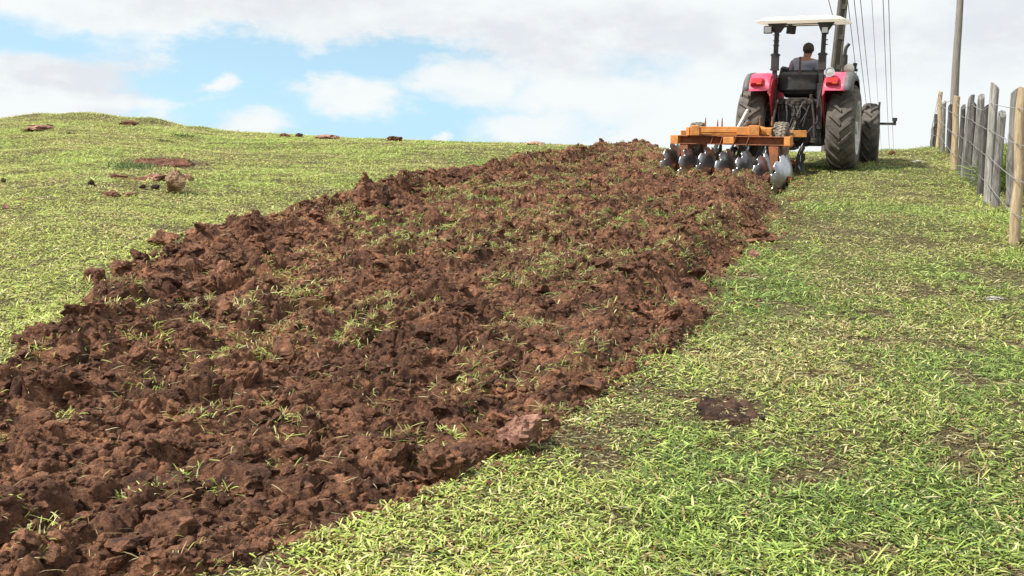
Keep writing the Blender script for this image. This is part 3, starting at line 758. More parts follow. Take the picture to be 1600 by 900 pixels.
# mudguards
FP = [(-.76, 1.43), (-.70, 1.54), (-.60, 1.655), (-.48, 1.715), (-.2, 1.74), (.25, 1.735), (.55, 1.66), (.78, 1.48), (.92, 1.2)]   # (y,z) outline from back to front
def mudguard(sg):
    x0, x1 = (.49, .85) if sg > 0 else (.41, .80); tw_ = .62 if sg > 0 else .5
    b = MB()
    rows = []
    for i, (y, z) in enumerate(FP):
        inn = x0 + (.10 if z > 1.6 else .02)
        rows.append([(sg * x0, y, z - .10), (sg * (x0 + .03), y, z - .03), (sg * inn, y, z), (sg * x1, y, z - .005), (sg * x1, y, z - .03)])
    b.grid(rows)
    o = b.build('mudguard', M['pink'], tractor, solid=.012, ang=28)
    # inner wheel panel going down to the platform
    b = MB()
    poly = [(y, z - .085) for y, z in FP] + [(.80, .95), (.30, .92), (-.05, .78), (-.28, .80), (-.45, 1.0)]
    b.prism(poly, sg * (x0 - .012), sg * (x0 + .006), 'YZ'); b.build('inner_panel', M['red'], o)
    # grey rubber trim following the outer edge
    b = MB(); rows = []
    for i, (y, z) in enumerate(FP):
        f = Vector((y, z - .77)).normalized()
        rows.append([(sg * (x1 - .02), y, z + .004), (sg * (x1 + .10 * tw_), y - f.x * .0, z - .004), (sg * (x1 + .18 * tw_), y - f.x * .05, z - .055 * abs(f.y) - .01), (sg * (x1 + .195 * tw_), y - f.x * .12, z - .13 * abs(f.y) - .02)])
    b.grid(rows); b.build('trim', M['trim'], o, solid=.014, ang=50)
    # tail lamp
    b = MB(); b.box((sg * .64, -.735, 1.585), (.20, .07, .115), rot=(R(-38), 0, 0)); tl = b.build('tail_lamp', M['lens_red'], o, bevel=.014)
    b = MB(); b.box((sg * .64 + .045, -.765, 1.568), (.085, .03, .07), rot=(R(-38), 0, 0)); b.build('indicator_lens', M['lens_orange'], tl, bevel=.006)
    b = MB(); b.box((sg * .64, -.70, 1.58), (.225, .05, .145), rot=(R(-38), 0, 0)); b.build('lamp_bezel', M['lens_red'], tl, bevel=.01)
    return o
mr = mudguard(1); ml = mudguard(-1)
# platform and steps
b = MB(); b.box((0, .75, .92), (.98, .75, .04)); b.box((.50, .95, .66), (.16, .3, .03)); b.box((.50, .95, .42), (.16, .3, .03)); b.box((.58, .82, .66), (.02, .04, .5)); b.box((.58, 1.08, .66), (.02, .04, .5))
b.build('platform', M['black'], tractor, bevel=.006)

# roll bar: two posts, top bar and splayed brackets
b = MB()
for sg, xx, tx in ((-1, -.425, -.405), (1, .39, .41)):
    b.beam((xx, -.22, .75), (xx, -.22, 1.55), .11, .13, (0, 1, 0)); b.beam((xx, -.22, 1.55), (tx, -.20, 2.60), .075, .085, (0, 1, 0))
    b.box((xx + .005, -.22, 1.93), (.125, .13, .30)); b.box((xx + .008, -.22, 2.05), (.16, .10, .03)); b.box((xx, -.22, 1.80), (.15, .12, .03))
    for zz in (2.22, 2.30, 2.40): b.box((tx + sg * .01, -.2, zz), (.105, .10, .016))
    b.prism([(tx - .06, 2.44), (tx + .06, 2.44), (tx + .17, 2.60), (tx - .17 + (.05 if sg > 0 else 0), 2.60)], -.24, -.17, 'XZ')
b.build('roll_bar', M['black'], tractor, bevel=.008)
b = MB()
for xx in (-.41, .40): b.beam((xx, -.2, 2.585), (xx, .75, 2.60), .06, .05)
b.box((.03, .05, 2.60), (.95, .05, .03)); b.box((.03, .6, 2.60), (.95, .05, .03)); b.build('canopy_frame', M['black'], tractor, bevel=.005)
# canopy: moulded fibreglass roof
b = MB(); cx, cy = .02, .10
def rr(hx, hy, z, r_=.12, n=6):
    P_ = []
    for sx, sy, a0 in ((1, 1, 0), (-1, 1, 90), (-1, -1, 180), (1, -1, 270)):
        for k in range(n + 1):
            a = R(a0 + 90 * k / n); P_.append((cx + sx * (hx - r_) + r_ * math.cos(a), cy + sy * (hy - r_) + r_ * math.sin(a), z))
    return P_
rings = [rr(.68, .62, 2.60), rr(.755, .70, 2.605), rr(.765, .71, 2.63), rr(.755, .70, 2.64), rr(.74, .64, 2.645), rr(.66, .56, 2.685), rr(.58, .50, 2.70), rr(.3, .28, 2.71)]
vs = [p for rg in rings for p in rg]; n = len(rings[0]); fs = []
for i in range(len(rings) - 1):
    for k in range(n): fs.append((i * n + k, i * n + (k + 1) % n, (i + 1) * n + (k + 1) % n, (i + 1) * n + k))
fs.append(tuple(range(n))[::-1]); fs.append(tuple((len(rings) - 1) * n + k for k in range(n)))
b.add(vs, fs)
for k in (-.4, 0.0, .4): b.box((cx + k, cy, 2.705), (.09, .8, .022))
b.build('canopy', M['white'], tractor, ang=40)
# lamps at the top of the posts
def lamp(name, c, d, mat_l, rz=0, sgn=-1):
    b = MB(); b.box(c, d); o = b.build(name, M['blackmat'], tractor, bevel=.012)
    b = MB(); b.box((c[0], c[1] + sgn * d[1] * .52, c[2]), (d[0] * .8, .012, d[2] * .78)); b.build('lens', mat_l, o, bevel=.003); return o
lamp('work_lamp', (-.55, -.28, 2.49), (.15, .08, .13), M['lens_clear'])
lamp('work_lamp', (.43, -.30, 2.46), (.12, .07, .12), M['lens_clear'])
b = MB(); b.box((-.20, .05, 2.50), (.15, .12, .15), rot=(0, R(6), R(20))); b.tube([(-.2, .05, 2.56), (-.2, .05, 2.61)], .012); b.build('forward_lamp', M['blackmat'], tractor, bevel=.02)

# seat with side consoles
b = MB()
b.prism([(-.10, 1.38), (.06, 1.30), (.18, 1.30), (.16, 1.55), (.08, 1.78), (.02, 1.80), (-.05, 1.70)], -.30, .36, 'YZ')
b.box((.03, .32, 1.40), (.56, .5, .12))
tp = [(x_ * (.80 + .20 * min(1, max(0, (z_ - 1.35) / .3))), y_, z_) for x_, y_, z_ in b.v]; b.v = tp
seat = b.build('seat', M['blackmat'], tractor, bevel=.04); seat.location.x = -.04
b = MB(); b.grid([[(x_, -.06 - .05 * (1 - (x_ / .36) ** 2), z_) for x_ in np.linspace(-.36, .36, 9)] for z_ in (1.42, 1.46, 1.62, 1.70)])
b.build('seat_back_shell', M['blackmat'], seat, solid=.03, loc=(.03, -.03, 0))
b = MB(); b.box((.03, -.04, 1.70), (.62, .12, .10), rot=(0, R(2), 0)); b.build('top_roll', M['trim'], seat, bevel=.035)
b = MB(); b.box((.0, -.10, 1.84), (.035, .035, .36)); b.build('flag_bracket', pbr('rusty_strap', (.16, .06, .045), (.08, .05, .045), rough=.8, scale=20), tractor, bevel=.004)
b = MB()
b.box((-.29, .20, 1.52), (.12, .5, .26)); b.box((-.30, .05, 1.75), (.13, .16, .18), rot=(R(12), R(14), 0)); b.box((.38, .2, 1.50), (.1, .5, .24))
for k in range(3): b.tube([(-.26 + .03 * k, .1, 1.60), (-.27 + .04 * k, .0, 1.84 - .05 * k)], .009, 6)
b.build('console', M['blackmat'], tractor, bevel=.015)
b = MB(); b.tube([(.425, -.12, 1.70), (.435, -.14, 1.60), (.42, -.14, 1.42)], .028, 8); b.build('grey_hose', M['lightsteel'], tractor)
# steering wheel and dashboard
b = MB()
ring = [(.08 + .20 * math.cos(a), .86 + .17 * math.sin(a), 1.72 + .10 * math.sin(a)) for a in np.linspace(0, 2 * math.pi, 25)]
b.tube(ring, .015, 8, cap=False)
for a in (R(90), R(210), R(330)): b.tube([(.08, .86, 1.70), (.08 + .2 * math.cos(a), .86 + .17 * math.sin(a), 1.72 + .1 * math.sin(a))], .011, 6)
b.tube([(.08, .87, 1.70), (.06, 1.06, 1.38)], .03, 8)
b.build('steering_wheel', M['blackmat'], tractor)
b = MB(); b.box((0.02, 1.12, 1.42), (.5, .24, .62)); b.build('dashboard', M['blackmat'], tractor, bevel=.03)

# exhaust stack, right of the bonnet
b = MB(); b.tube([(.59, 1.55, 1.45), (.59, 1.55, 2.08)], .052, 14); b.tube([(.59, 1.55, 2.08), (.59, 1.55, 2.14), (.605, 1.55, 2.22), (.66, 1.55, 2.29)], [.034, .034, .034, .03], 12)
b.tube([(.3, 1.5, 1.45), (.5, 1.55, 1.45), (.59, 1.55, 1.58)], .04, 10)
b.build('exhaust', M['black'], tractor)
# round chrome lamp on the right mudguard
b = MB(); b.lathe([(.00, .001), (.0, .055), (-.02, .078), (-.05, .082), (-.05, .072)], 'Y', (.58, -.60, 1.74), 28)
o = b.build('round_lamp', M['chrome'], tractor, ang=60)
b = MB(); b.lathe([(-.045, .001), (-.042, .04), (-.036, .072)], 'Y', (.58, -.60, 1.74), 28); b.build('lens', M['lens_clear'], o, ang=60)
b = MB(); b.beam((.61, -.58, 1.68), (.60, -.60, 1.50), .05, .03); b.build('bracket', M['black'], o)
# white forward lamp shell and small mirror on the mudguard's front corner
b = MB(); b.lathe([(-.10, .02), (-.08, .07), (-.02, .095), (.03, .10), (.035, .09)], 'Y', (.81, .25, 1.80), 24); b.lathe([(-.10, .02), (-.11, .001)], 'Y', (.81, .25, 1.80), 24)
b.tube([(.81, .25, 1.73), (.81, .3, 1.70)], .03); b.build('headlamp', M['white_lamp'], tractor, ang=60)
b = MB(); b.box((.90, .24, 1.84), (.07, .03, .13), rot=(0, R(10), 0)); b.box((.91, .24, 1.78), (.09, .04, .05)); b.tube([(.80, .3, 1.74), (.85, .28, 1.74), (.90, .25, 1.80)], .012, 6); b.box((.76, .35, 1.745), (.24, .1, .03)); b.build('mirror', M['black'], tractor, bevel=.01)
# side marker bar beyond the front wheel
b = MB(); b.beam((FX + .15, 1.95, .42), (FX + .18, 1.95, 1.20), .035, .03, (0, 1, 0)); b.beam((FX + .0, 1.95, .79), (FX + .49, 1.95, .785), .035, .045); b.tube([(FX + .47, 1.95, .76), (FX + .47, 1.95, .90)], .03, 10)
b.lathe([(-.03, .001), (-.03, .045), (.03, .045), (.03, .001)], 'Z', (FX + .47, 1.95, .87), 14); b.build('marker_bar', M['black'], tractor)

# three point linkage, hoses, hydraulics
L_ = MB(); S_ = MB()
for sg in (-1, 1):
    S_.beam((sg * .20, -.22, 1.20), (sg * .30, -.62, 1.24), .05, .07)            # lift arm
    S_.tube([(sg * .30, -.60, 1.24), (sg * .35, -.62, .92), (sg * .36, -.62, .62)], .022, 8)    # lift rod
    S_.beam((sg * .22, -.10, .56), (sg * .40, -.95, .58), .035, .07)             # lower link
    S_.tube([(sg * .40, -.95, .55), (sg * .40, -.95, .62)], .05, 12)
    for kk in range(9):                                                         # check chain
        a = Vector((sg * .12, -.3, .52)).lerp(Vector((sg * .36, -.75, .56)), kk / 8); S_.box(a, (.03, .035, .014 if kk % 2 else .03))
S_.tube([(.10, -.32, 1.30), (.12, -.36, 1.18), (.0, -.4, 1.12), (-.15, -.38, 1.20)], .018, 8)
S_.beam((0, -.35, .98), (0, -.75, 1.02), .05, .05); S_.box((0, -.34, 1.0), (.16, .08, .22))
S_.tube([(0, -.3, .66), (0, -.42, .66)], .045, 12); S_.lathe([(-.03, .001), (-.03, .12), (.02, .12), (.02, .001)], 'Y', (0, -.32, .66), 24)
S_.box((0, -.45, .42), (.09, .6, .035)); S_.box((0, -.7, .45), (.12, .08, .09))
S_.build('linkage', M['greasy'], tractor, bevel=.004)
rn = random.Random(4)
for k in range(8):
    x_ = -.26 + .065 * k; L_.tube([(x_, -.34, 1.10 + rn.uniform(-.06, .08)), (x_ + rn.uniform(-.04, .04), -.44, 1.16), (x_ + rn.uniform(-.1, .1), -.50, 1.0 + rn.uniform(-.1, .1)), (x_ * .4 + rn.uniform(-.1, .1), -.55, .80)], .013, 6)
L_.tube([(-.38, -.3, 1.42), (-.40, -.4, 1.0), (-.30, -.5, .72), (-.1, -.6, .6)], .014, 6); L_.tube([(.40, -.28, 1.45), (.36, -.42, 1.1), (.40, -.52, .9), (.2, -.6, .65)], .016, 6)
L_.build('rubber_hose', M['blackmat'], tractor)
b = MB()
for k in range(4): b.box((-.16 + .1 * k, -.36, 1.20), (.07, .07, .10)); b.tube([(-.16 + .1 * k, -.40, 1.20), (-.16 + .1 * k, -.45, 1.20)], .022, 10)
b.box((.02, -.37, 1.29), (.34, .05, .025)); b.tube([(.25, -.36, 1.16), (.25, -.38, 1.36)], .03, 10); b.box((.24, -.38, 1.24), (.07, .04, .07)); b.tube([(-.24, -.36, 1.1), (-.24, -.37, 1.32)], .026, 10)
b.build('valve_block', M['greasy'], tractor, bevel=.006)
b = MB(); b.box((0.02, -.405, 1.27), (.11, .01, .05)); b.tube([(.12, -.45, 1.22), (-.05, -.75, .70)], .012, 6); b.build('top_link_rod', M['greasy'], tractor)
b = MB(); b.box((-.36, -.05, .60), (.18, .5, .35)); b.box((.34, .0, .62), (.20, .5, .30)); b.box((0, .05, .47), (.9, .5, .04)); b.build('side_box', M['black'], tractor, bevel=.02)

# ================================================================== driver
person = setp(troot('person', -.045), 'driver in a grey short-sleeved shirt and dark cap sitting on the tractor, back to us', 'person'); person.location.x -= .12
def skin(name, joints, bones, mat, parent, root, sub=2):
    me = bpy.data.meshes.new(name); names = list(joints)
    me.from_pydata([joints[k][0] for k in names], [(names.index(a), names.index(c_)) for a, c_ in bones], [])
    o = link_mesh(name, me, mat, parent)
    o.modifiers.new('k', 'SKIN'); sv = me.skin_vertices[0].data if me.skin_vertices else None
    if sv is None: me.skin_vertices.new(); sv = me.skin_vertices[0].data
    for i, k in enumerate(names):
        r_ = joints[k][1]; sv[i].radius = r_ if isinstance(r_, tuple) else (r_, r_); sv[i].use_root = (k == root)
    md = o.modifiers.new('s', 'SUBSURF'); md.levels = sub; md.render_levels = sub
    return o
J = {'pelvis': ((.08, .30, 1.52), (.15, .12)), 'waist': ((.09, .29, 1.68), (.15, .11)), 'chest': ((.12, .32, 1.88), (.175, .115)), 'uch': ((.145, .35, 2.00), (.13, .085)),
     'neck': ((.165, .375, 2.05), (.058, .06)), 'head0': ((.18, .40, 2.11), (.072, .085)), 'head1': ((.19, .405, 2.19), (.078, .095)), 'head2': ((.192, .40, 2.255), (.055, .07)),
     'shL': ((-.05, .35, 1.985), .065), 'elL': ((-.13, .52, 1.78), .046), 'wrL': ((-.06, .75, 1.76), .032), 'haL': ((-.08, .84, 1.78), (.036, .02)),
     'shR': ((.33, .36, 1.965), .065), 'elR': ((.42, .42, 1.72), .046), 'wrR': ((.30, .70, 1.76), .032), 'haR': ((.27, .80, 1.775), (.036, .02)),
     'hipL': ((-.02, .36, 1.50), .095), 'knL': ((-.10, .78, 1.46), .068), 'anL': ((-.10, .86, 1.06), .045), 'toL': ((-.10, 1.03, 1.0), (.045, .03)),
     'hipR': ((.18, .36, 1.50), .095), 'knR': ((.26, .78, 1.46), .068), 'anR': ((.26, .86, 1.06), .045), 'toR': ((.26, 1.03, 1.0), (.045, .03))}
Bn = [('pelvis', 'waist'), ('waist', 'chest'), ('chest', 'uch'), ('uch', 'neck'), ('neck', 'head0'), ('head0', 'head1'), ('head1', 'head2'),
      ('uch', 'shL'), ('shL', 'elL'), ('elL', 'wrL'), ('wrL', 'haL'), ('uch', 'shR'), ('shR', 'elR'), ('elR', 'wrR'), ('wrR', 'haR'),
      ('pelvis', 'hipL'), ('hipL', 'knL'), ('knL', 'anL'), ('anL', 'toL'), ('pelvis', 'hipR'), ('hipR', 'knR'), ('knR', 'anR'), ('anR', 'toR')]
for s_ in 'LR':          # five fingers curled round the wheel rim
    hp = Vector(J['ha' + s_][0]); sg = 1 if s_ == 'L' else -1
    for i, (off, ln) in enumerate(((-.027, .9), (-.009, 1.05), (.009, 1.0), (.027, .8))):
        a = hp + Vector((off, .035, 0)); c1 = a + Vector((0, .030 * ln, .006)); c2 = c1 + Vector((0, .014 * ln, -.026))
        for t_, p, r_ in ((0, a, .010), (1, c1, .009), (2, c2, .008)): J[f'f{s_}{i}{t_}'] = (tuple(p), r_)
        Bn += [('ha' + s_, f'f{s_}{i}0'), (f'f{s_}{i}0', f'f{s_}{i}1'), (f'f{s_}{i}1', f'f{s_}{i}2')]
    a = hp + Vector((sg * .035, -.01, -.005)); c1 = a + Vector((sg * .012, .028, -.016)); J[f't{s_}0'] = (tuple(a), .011); J[f't{s_}1'] = (tuple(c1), .010)
    Bn += [('ha' + s_, f't{s_}0'), (f't{s_}0', f't{s_}1')]
skin('body', J, Bn, M['skin'], person, 'pelvis')
SJ = {k: (J[k][0], tuple(q + .016 for q in (J[k][1] if isinstance(J[k][1], tuple) else (J[k][1],) * 2))) for k in ('pelvis', 'waist', 'chest', 'uch', 'shL', 'shR')}
SJ['col'] = ((.160, .370, 2.045), (.066, .07))
for s_ in 'LR':
    a = Vector(J['sh' + s_][0]); c_ = Vector(J['el' + s_][0]); SJ['sl' + s_] = (tuple(a.lerp(c_, .75)), .068)
skin('shirt', SJ, [('pelvis', 'waist'), ('waist', 'chest'), ('chest', 'uch'), ('uch', 'col'), ('uch', 'shL'), ('shL', 'slL'), ('uch', 'shR'), ('shR', 'slR')], M['shirt'], person, 'pelvis')
TJ = {k: (J[k][0], tuple(q + .014 for q in (J[k][1] if isinstance(J[k][1], tuple) else (J[k][1],) * 2))) for k in ('pelvis', 'hipL', 'hipR', 'knL', 'knR', 'anL', 'anR')}
skin('trousers', TJ, [('pelvis', 'hipL'), ('hipL', 'knL'), ('knL', 'anL'), ('pelvis', 'hipR'), ('hipR', 'knR'), ('knR', 'anR')], M['trousers'], person, 'pelvis')
for s_ in 'LR':
    a = Vector(J['an' + s_][0]); c_ = Vector(J['to' + s_][0])
    b = MB(); b.tube([a + Vector((0, 0, .06)), a + Vector((0, 0, -.04))], [.056, .06], 10); b.tube([a + Vector((0, -.06, -.075)), a + Vector((0, .03, -.065)), c_ + Vector((0, .0, -.02)), c_ + Vector((0, .07, -.025))], [.04, .055, .05, .03], 10); b.build('boot', M['boots'], person)
hc = Vector((.19, .40, 2.215))
b = MB()
b.lathe([(-.035, .104), (.0, .106), (.04, .100), (.075, .078), (.095, .045), (.102, .001)], 'Z', (0, 0, 0), 28)
ob = b.build('cap', M['cap'], person, solid=.006, ang=60); ob.location = hc; ob.scale = (.92, 1.08, 1.05); ob.rotation_euler = (R(-4), R(-3), 0)
b = MB(); b.grid([[(x_, .085 + (1 - (x_ / .09) ** 2) ** .5 * k, -.02 - .012 * k / .08 - .4 * x_ * x_) for x_ in np.linspace(-.085, .085, 9)] for k in (0, .04, .085)]); b.build('peak', M['cap'], ob, solid=.006)
b = MB(); b.lathe([(0, .001), (.01, .012), (.012, .001)], 'Z', (0, 0, .1), 8); b.build('button', M['cap'], ob)
b = MB(); b.lathe([(-.075, .080), (-.05, .094), (-.02, .100), (-.0, .100)], 'Z', (0, -.012, 0), 28); hr = b.build('hair', pbr('dark_hair', (.02, .016, .013), rough=.8), person, solid=.008); hr.location = hc; hr.scale = (.84, .96, 1)
# face, turned to the field ahead
b = MB(); b.tube([(0, .083, .0), (0, .115, -.045), (0, .085, -.05)], [.008, .016, .008], 8)
for sx in (-.03, .03): b.lathe([(-.008, .001), (-.004, .012), (.004, .012), (.008, .001)], 'Y', (sx, .088, -.005), 10)
b.box((0, .089, -.075), (.05, .012, .012)); 
for sx in (-1, 1): b.tube([(sx * .078, .0, .02), (sx * .09, -.012, -.005), (sx * .08, -.005, -.035)], [.010, .014, .008], 8)
fc = b.build('face', M['skin'], person); fc.location = (.19, .40, 2.18)

# ================================================================== disc harrow
hyaw = R(20)                       # the rear gang is set at an angle to the line of travel
hp_ = at(1150, 272)
harrow = empty('disc_harrow', (0, 0, 0))
setp(harrow, 'orange disc harrow with notched steel discs, towed behind the red tractor', 'disc harrow')
ga = sight(1223, 272, 17.05); ga.z = 0; gb = sight(1052, 250, 18.25); gb.z = 0        # ends of the rear gang axle
gz = g1(ga.x, ga.y)
A0 = Vector((ga.x, ga.y, gz + .03)); B0 = Vector((gb.x, gb.y, g1(gb.x, gb.y) + .16))
def disc(parent, c, axis_dir, flip=1, r0=.355, tilt=0, spin=0):
    n = 160; rings_ = 9; b = MB(); vs = []; fs = []
    Rs = r0 * 1.75                       # sphere radius of the dish
    for side in (0, 1):
        for i in range(rings_ + 1):
            for k in range(n):
                a = 2 * math.pi * k / n
                notch = max(0.0, math.cos(10 * a)) ** 1.3 * .050
                rmax = r0 - notch; q = rmax * (i / rings_) + .02 * (1 - i / rings_)
                h_ = Rs - math.sqrt(Rs * Rs - q * q)
                vs.append((flip * (h_ + (side * .007)), q * math.cos(a), q * math.sin(a)))
    N1 = (rings_ + 1) * n
    for side in (0, 1):
        for i in range(rings_):
            for k in range(n):
                k2 = (k + 1) % n; f = (side * N1 + i * n + k, side * N1 + i * n + k2, side * N1 + (i + 1) * n + k2, side * N1 + (i + 1) * n + k)
                fs.append(f if side else f[::-1])
    for k in range(n):
        k2 = (k + 1) % n; fs.append((rings_ * n + k, rings_ * n + k2, N1 + rings_ * n + k2, N1 + rings_ * n + k))
        fs.append((k, k2, N1 + k2, N1 + k))
    b.add(vs, fs)
    o = b.build('disc', M['disc'], parent, ang=50)
    o.location = c; ax = Vector(axis_dir).normalized()
    q = Vector((1, 0, 0)).rotation_difference(ax); o.rotation_mode = 'QUATERNION'
    from mathutils import Quaternion
    o.rotation_quaternion = q @ Quaternion((1, 0, 0), spin)
    b = MB(); b.lathe([(-.012, .001), (-.012, .065), (-.025, .065), (-.03, .04), (-.05, .04), (-.05, .001)] if flip > 0 else [(.012, .001), (.012, .065), (.025, .065), (.03, .04), (.05, .04), (.05, .001)], n=20); b.build('hub', M['orange_rust'], o)
    return o
ax = (B0 - A0).normalized()
pxs = [1223, 1192, 1163, 1135, 1107, 1080, 1052]
for i in range(7):
    tq = i / 6.0
    p = A0.lerp(B0, tq) - ax * .10; f = 1
    d = disc(harrow, p, ax, 1, .375 if i else .385, spin=.31 * i)
# rear gang axle, scrapers and bearings
b = MB(); b.tube([A0 - ax * .12, B0 + ax * .08], .022, 10)
for i in range(6):
    p = A0.lerp(B0, (i + .5) / 6); b.tube([p - ax * .10, p + ax * .10], .045, 12)
b.build('gang_axle', M['orange_rust'], harrow)
# front gang, angled the other way
fwd = Vector((math.sin(HEAD), math.cos(HEAD), 0)); rgt = Vector((math.cos(HEAD), -math.sin(HEAD), 0))
Af = Vector((*at(1246, 262).xy, 0)); Af = sight(1243, 255, 18.35); Af.z = g1(Af.x, Af.y) + .20
axf = Vector((-math.cos(R(21)), math.sin(R(21)), 0))
Afs = [Af + axf * (.285 * i) for i in range(7)]
for i, p in enumerate(Afs):
    p = Vector((p.x, p.y, g1(p.x, p.y) + .15)); disc(harrow, p, (-math.cos(R(21)), math.sin(R(21)), 0), -1, spin=.2 * i)
b = MB(); b.tube([Afs[0], Afs[-1]], .022, 10); b.build('gang_axle', M['orange_rust'], harrow)

# frame
def P(px, row, y): return sight(px, row, y)
yb_r, yb_l = 17.0, 18.1            # rear toolbar, right end nearer
def yb(px): return yb_l + (px - 1050) / (1237 - 1050) * (yb_r - yb_l)
b = MB()
l0 = P(1050, 219, yb(1050)); r0_ = P(1237, 219.5, yb(1237)); dl_ = (r0_ - l0).normalized(); nrm = Vector((-dl_.y, dl_.x, 0))   # nrm points away (forward)
zb = (l0.z + r0_.z) / 2; l0.z = r0_.z = zb
H_ = .125
# angle-iron toolbar: upright web set back, flanges top and bottom, closed box ends
b.beam(l0 + nrm * .06, r0_ + nrm * .06, .012, H_)
b.beam(l0 + Vector((0, 0, H_ / 2)), r0_ + Vector((0, 0, H_ / 2)), .12, .012); b.beam(l0 - Vector((0, 0, H_ / 2)), r0_ - Vector((0, 0, H_ / 2)), .12, .012)
for tq in (.36, .44, .55, .66):
    p = l0.lerp(r0_, tq); b.beam(p - Vector((0, 0, .06)) - nrm * .03 - dl_ * .02, p + Vector((0, 0, .06)) - nrm * .03 + dl_ * .02, .012, .08, tuple(nrm))
b.build('rear_toolbar', M['orange_rust'], harrow, bevel=.003)
b = MB()
b.beam(l0, l0 + dl_ * .135, .135, H_ + .016); b.beam(r0_ - dl_ * .10, r0_, .135, H_ + .016)
b.prism([(0, -.07), (.16, -.07), (0, .07)], -.06, -.05, 'XZ')
b.v = b.v[:-6]; b.f = b.f[:-5]
pc = l0.lerp(r0_, .5); b.beam(pc - dl_ * .09 - nrm * .02, pc + dl_ * .09 - nrm * .02, .10, H_ - .02)
b.build('toolbar_end', M['orange'], harrow, bevel=.006)
# brackets carrying the gang
for tq, wd in ((.115, .15), (.865, .17)):
    p = l0.lerp(r0_, tq); a_ = A0.lerp(B0, 1 - tq + (.0 if tq > .5 else -.0))
    b = MB()
    top = p - Vector((0, 0, H_ / 2)); bot = Vector((a_.x, a_.y, a_.z)).lerp(top, .1); bot.x = top.x + dl_.x * .03; bot.y = top.y + dl_.y * .03; bot.z = a_.z + (.12 if tq > .5 else .05)
    vs = []
    for q, hw in ((top, wd / 2), (bot, wd / 3.4)):
        for sx, sy in ((-1, -.05), (1, -.05), (1, .05), (-1, .05)): vs.append(q + dl_ * hw * sx + nrm * sy)
    b.add(vs, [(0, 1, 2, 3), (4, 5, 6, 7), (0, 1, 5, 4), (1, 2, 6, 5), (2, 3, 7, 6), (3, 0, 4, 7)])
    b.build('gang_bracket', M['orange_rust'], harrow, bevel=.006)
# scrapers between the discs
b = MB()
for i in range(6):
    p = A0.lerp(B0, (i + .45) / 6); t_ = l0.lerp(r0_, 1 - (i + .5) / 6) - Vector((0, 0, H_ / 2))
    b.beam(t_ + nrm * .03, p + Vector((0, 0, .14)) + nrm * .04 + ax * .05, .035, .012); b.beam(t_ + nrm * .12 + ax * .03, p + nrm * .12 + Vector((0, 0, .1)), .03, .03)
    q = p + Vector((0, 0, .22)) + nrm * .02; b.beam(q, q + ax * .06 + Vector((0, 0, .06)), .02, .06)
b.build('mud_blade', M['greasy'], harrow, bevel=.003)
# main upper frame
yu = 17.35
b = MB()
a1 = P(1081, 204, 17.75); a2 = P(1152, 204, 17.55); a1.z = a2.z = (a1.z + a2.z) / 2
b.beam(a1, a2, .11, .055); b.beam(a1 + Vector((0, 0, -.045)), a2 + Vector((0, 0, -.045)), .09, .035); b.beam(a1 + Vector((0, 0, .045)), a2 + Vector((0, 0, .045)), .09, .035)
b.build('upper_beam', M['orange'], harrow, bevel=.006)
b = MB()
c1 = a1 - Vector((.0, .02, .0)); b.beam(c1 - Vector((.02, 0, 0)), c1 + Vector((.11, -.01, 0)), .16, .155)
c3 = P(1152, 204.5, 17.5); c4 = P(1184, 204.5, 17.38); b.beam(c3, c4, .15, .125); b.beam(c4 - Vector((.14, -.02, -.005)), c4 + Vector((.02, -.01, .005)), .17, .155)
b.tube([c4 + Vector((.03, .02, 0)), c4 + Vector((.10, .04, -.01))], .075, 14)
b.beam(P(1076, 205, 17.9), P(1081, 205, 17.85), .14, .13)
b.build('clamp_block', M['orange'], harrow, bevel=.008)
b = MB()      # fore and aft members and front toolbar
fz = a1.z - .02
def F2(px, y, dz=0): q = P(px, 204, y); q.z = fz + dz; return q
b.beam(F2(1084, 17.8), F2(1100, 18.75), .10, .10); b.beam(F2(1188, 17.4), F2(1192, 18.75), .10, .10); b.beam(F2(1140, 17.7), F2(1160, 18.8), .08, .08)
b.beam(F2(1064, 18.55, -.05), F2(1260, 18.45, -.05), .10, .11); b.beam(F2(1085, 18.0, .065), F2(1148, 17.95, .065), .1, .02); b.beam(F2(1160, 17.9, .05), F2(1208, 17.8, .055), .2, .02)
b.beam(F2(1200, 17.6, -.0), F2(1204, 18.0, -.0), .10, .11)
b.build('main_frame', M['orange'], harrow, bevel=.006)
b = MB()
for px_, row0, row1, yy_ in ((1102, 200, 184, 17.9), (1128, 200, 184, 17.95), (1121, 200, 187, 18.1), (1187, 198, 184, 17.6), (1206, 196, 182, 17.7)):
    p = P(px_, row0, yy_); q = P(px_ + .5, row1, yy_); b.tube([p, p.lerp(q, .55), q], [.016, .012, .006], 6)
b.build('upright_bolt', M['orange_rust'], harrow)
b = MB(); b.beam(P(1153, 200, 17.6), P(1168, 172, 17.9), .035, .045); b.build('white_jack_lever', pbr('pale_paint', (.62, .60, .55), (.4, .36, .3), rough=.6, scale=20), harrow, bevel=.004)
b = MB(); b.tube([P(1160, 200, 17.7), P(1168, 190, 18.0), P(1180, 196, 18.3)], .02, 8); b.tube([P(1237, 209, 18.4), P(1251, 163, 19.0)], .022, 8); b.tube([P(1237, 209, 18.35), P(1222, 206, 18.0)], .02, 8)
b.build('lift_rod', M['lightsteel'], harrow)
# drawbar to the tractor
b = MB(); hz = troot_p + fwd * -.75; hz.z = troot_p.z + .44
b.beam(F2(1150, 18.5, -.06), hz, .1, .09); b.beam(F2(1210, 18.5, -.06), hz + rgt * .03, .07, .07); b.build('drawbar', M['orange_rust'], harrow, bevel=.006)
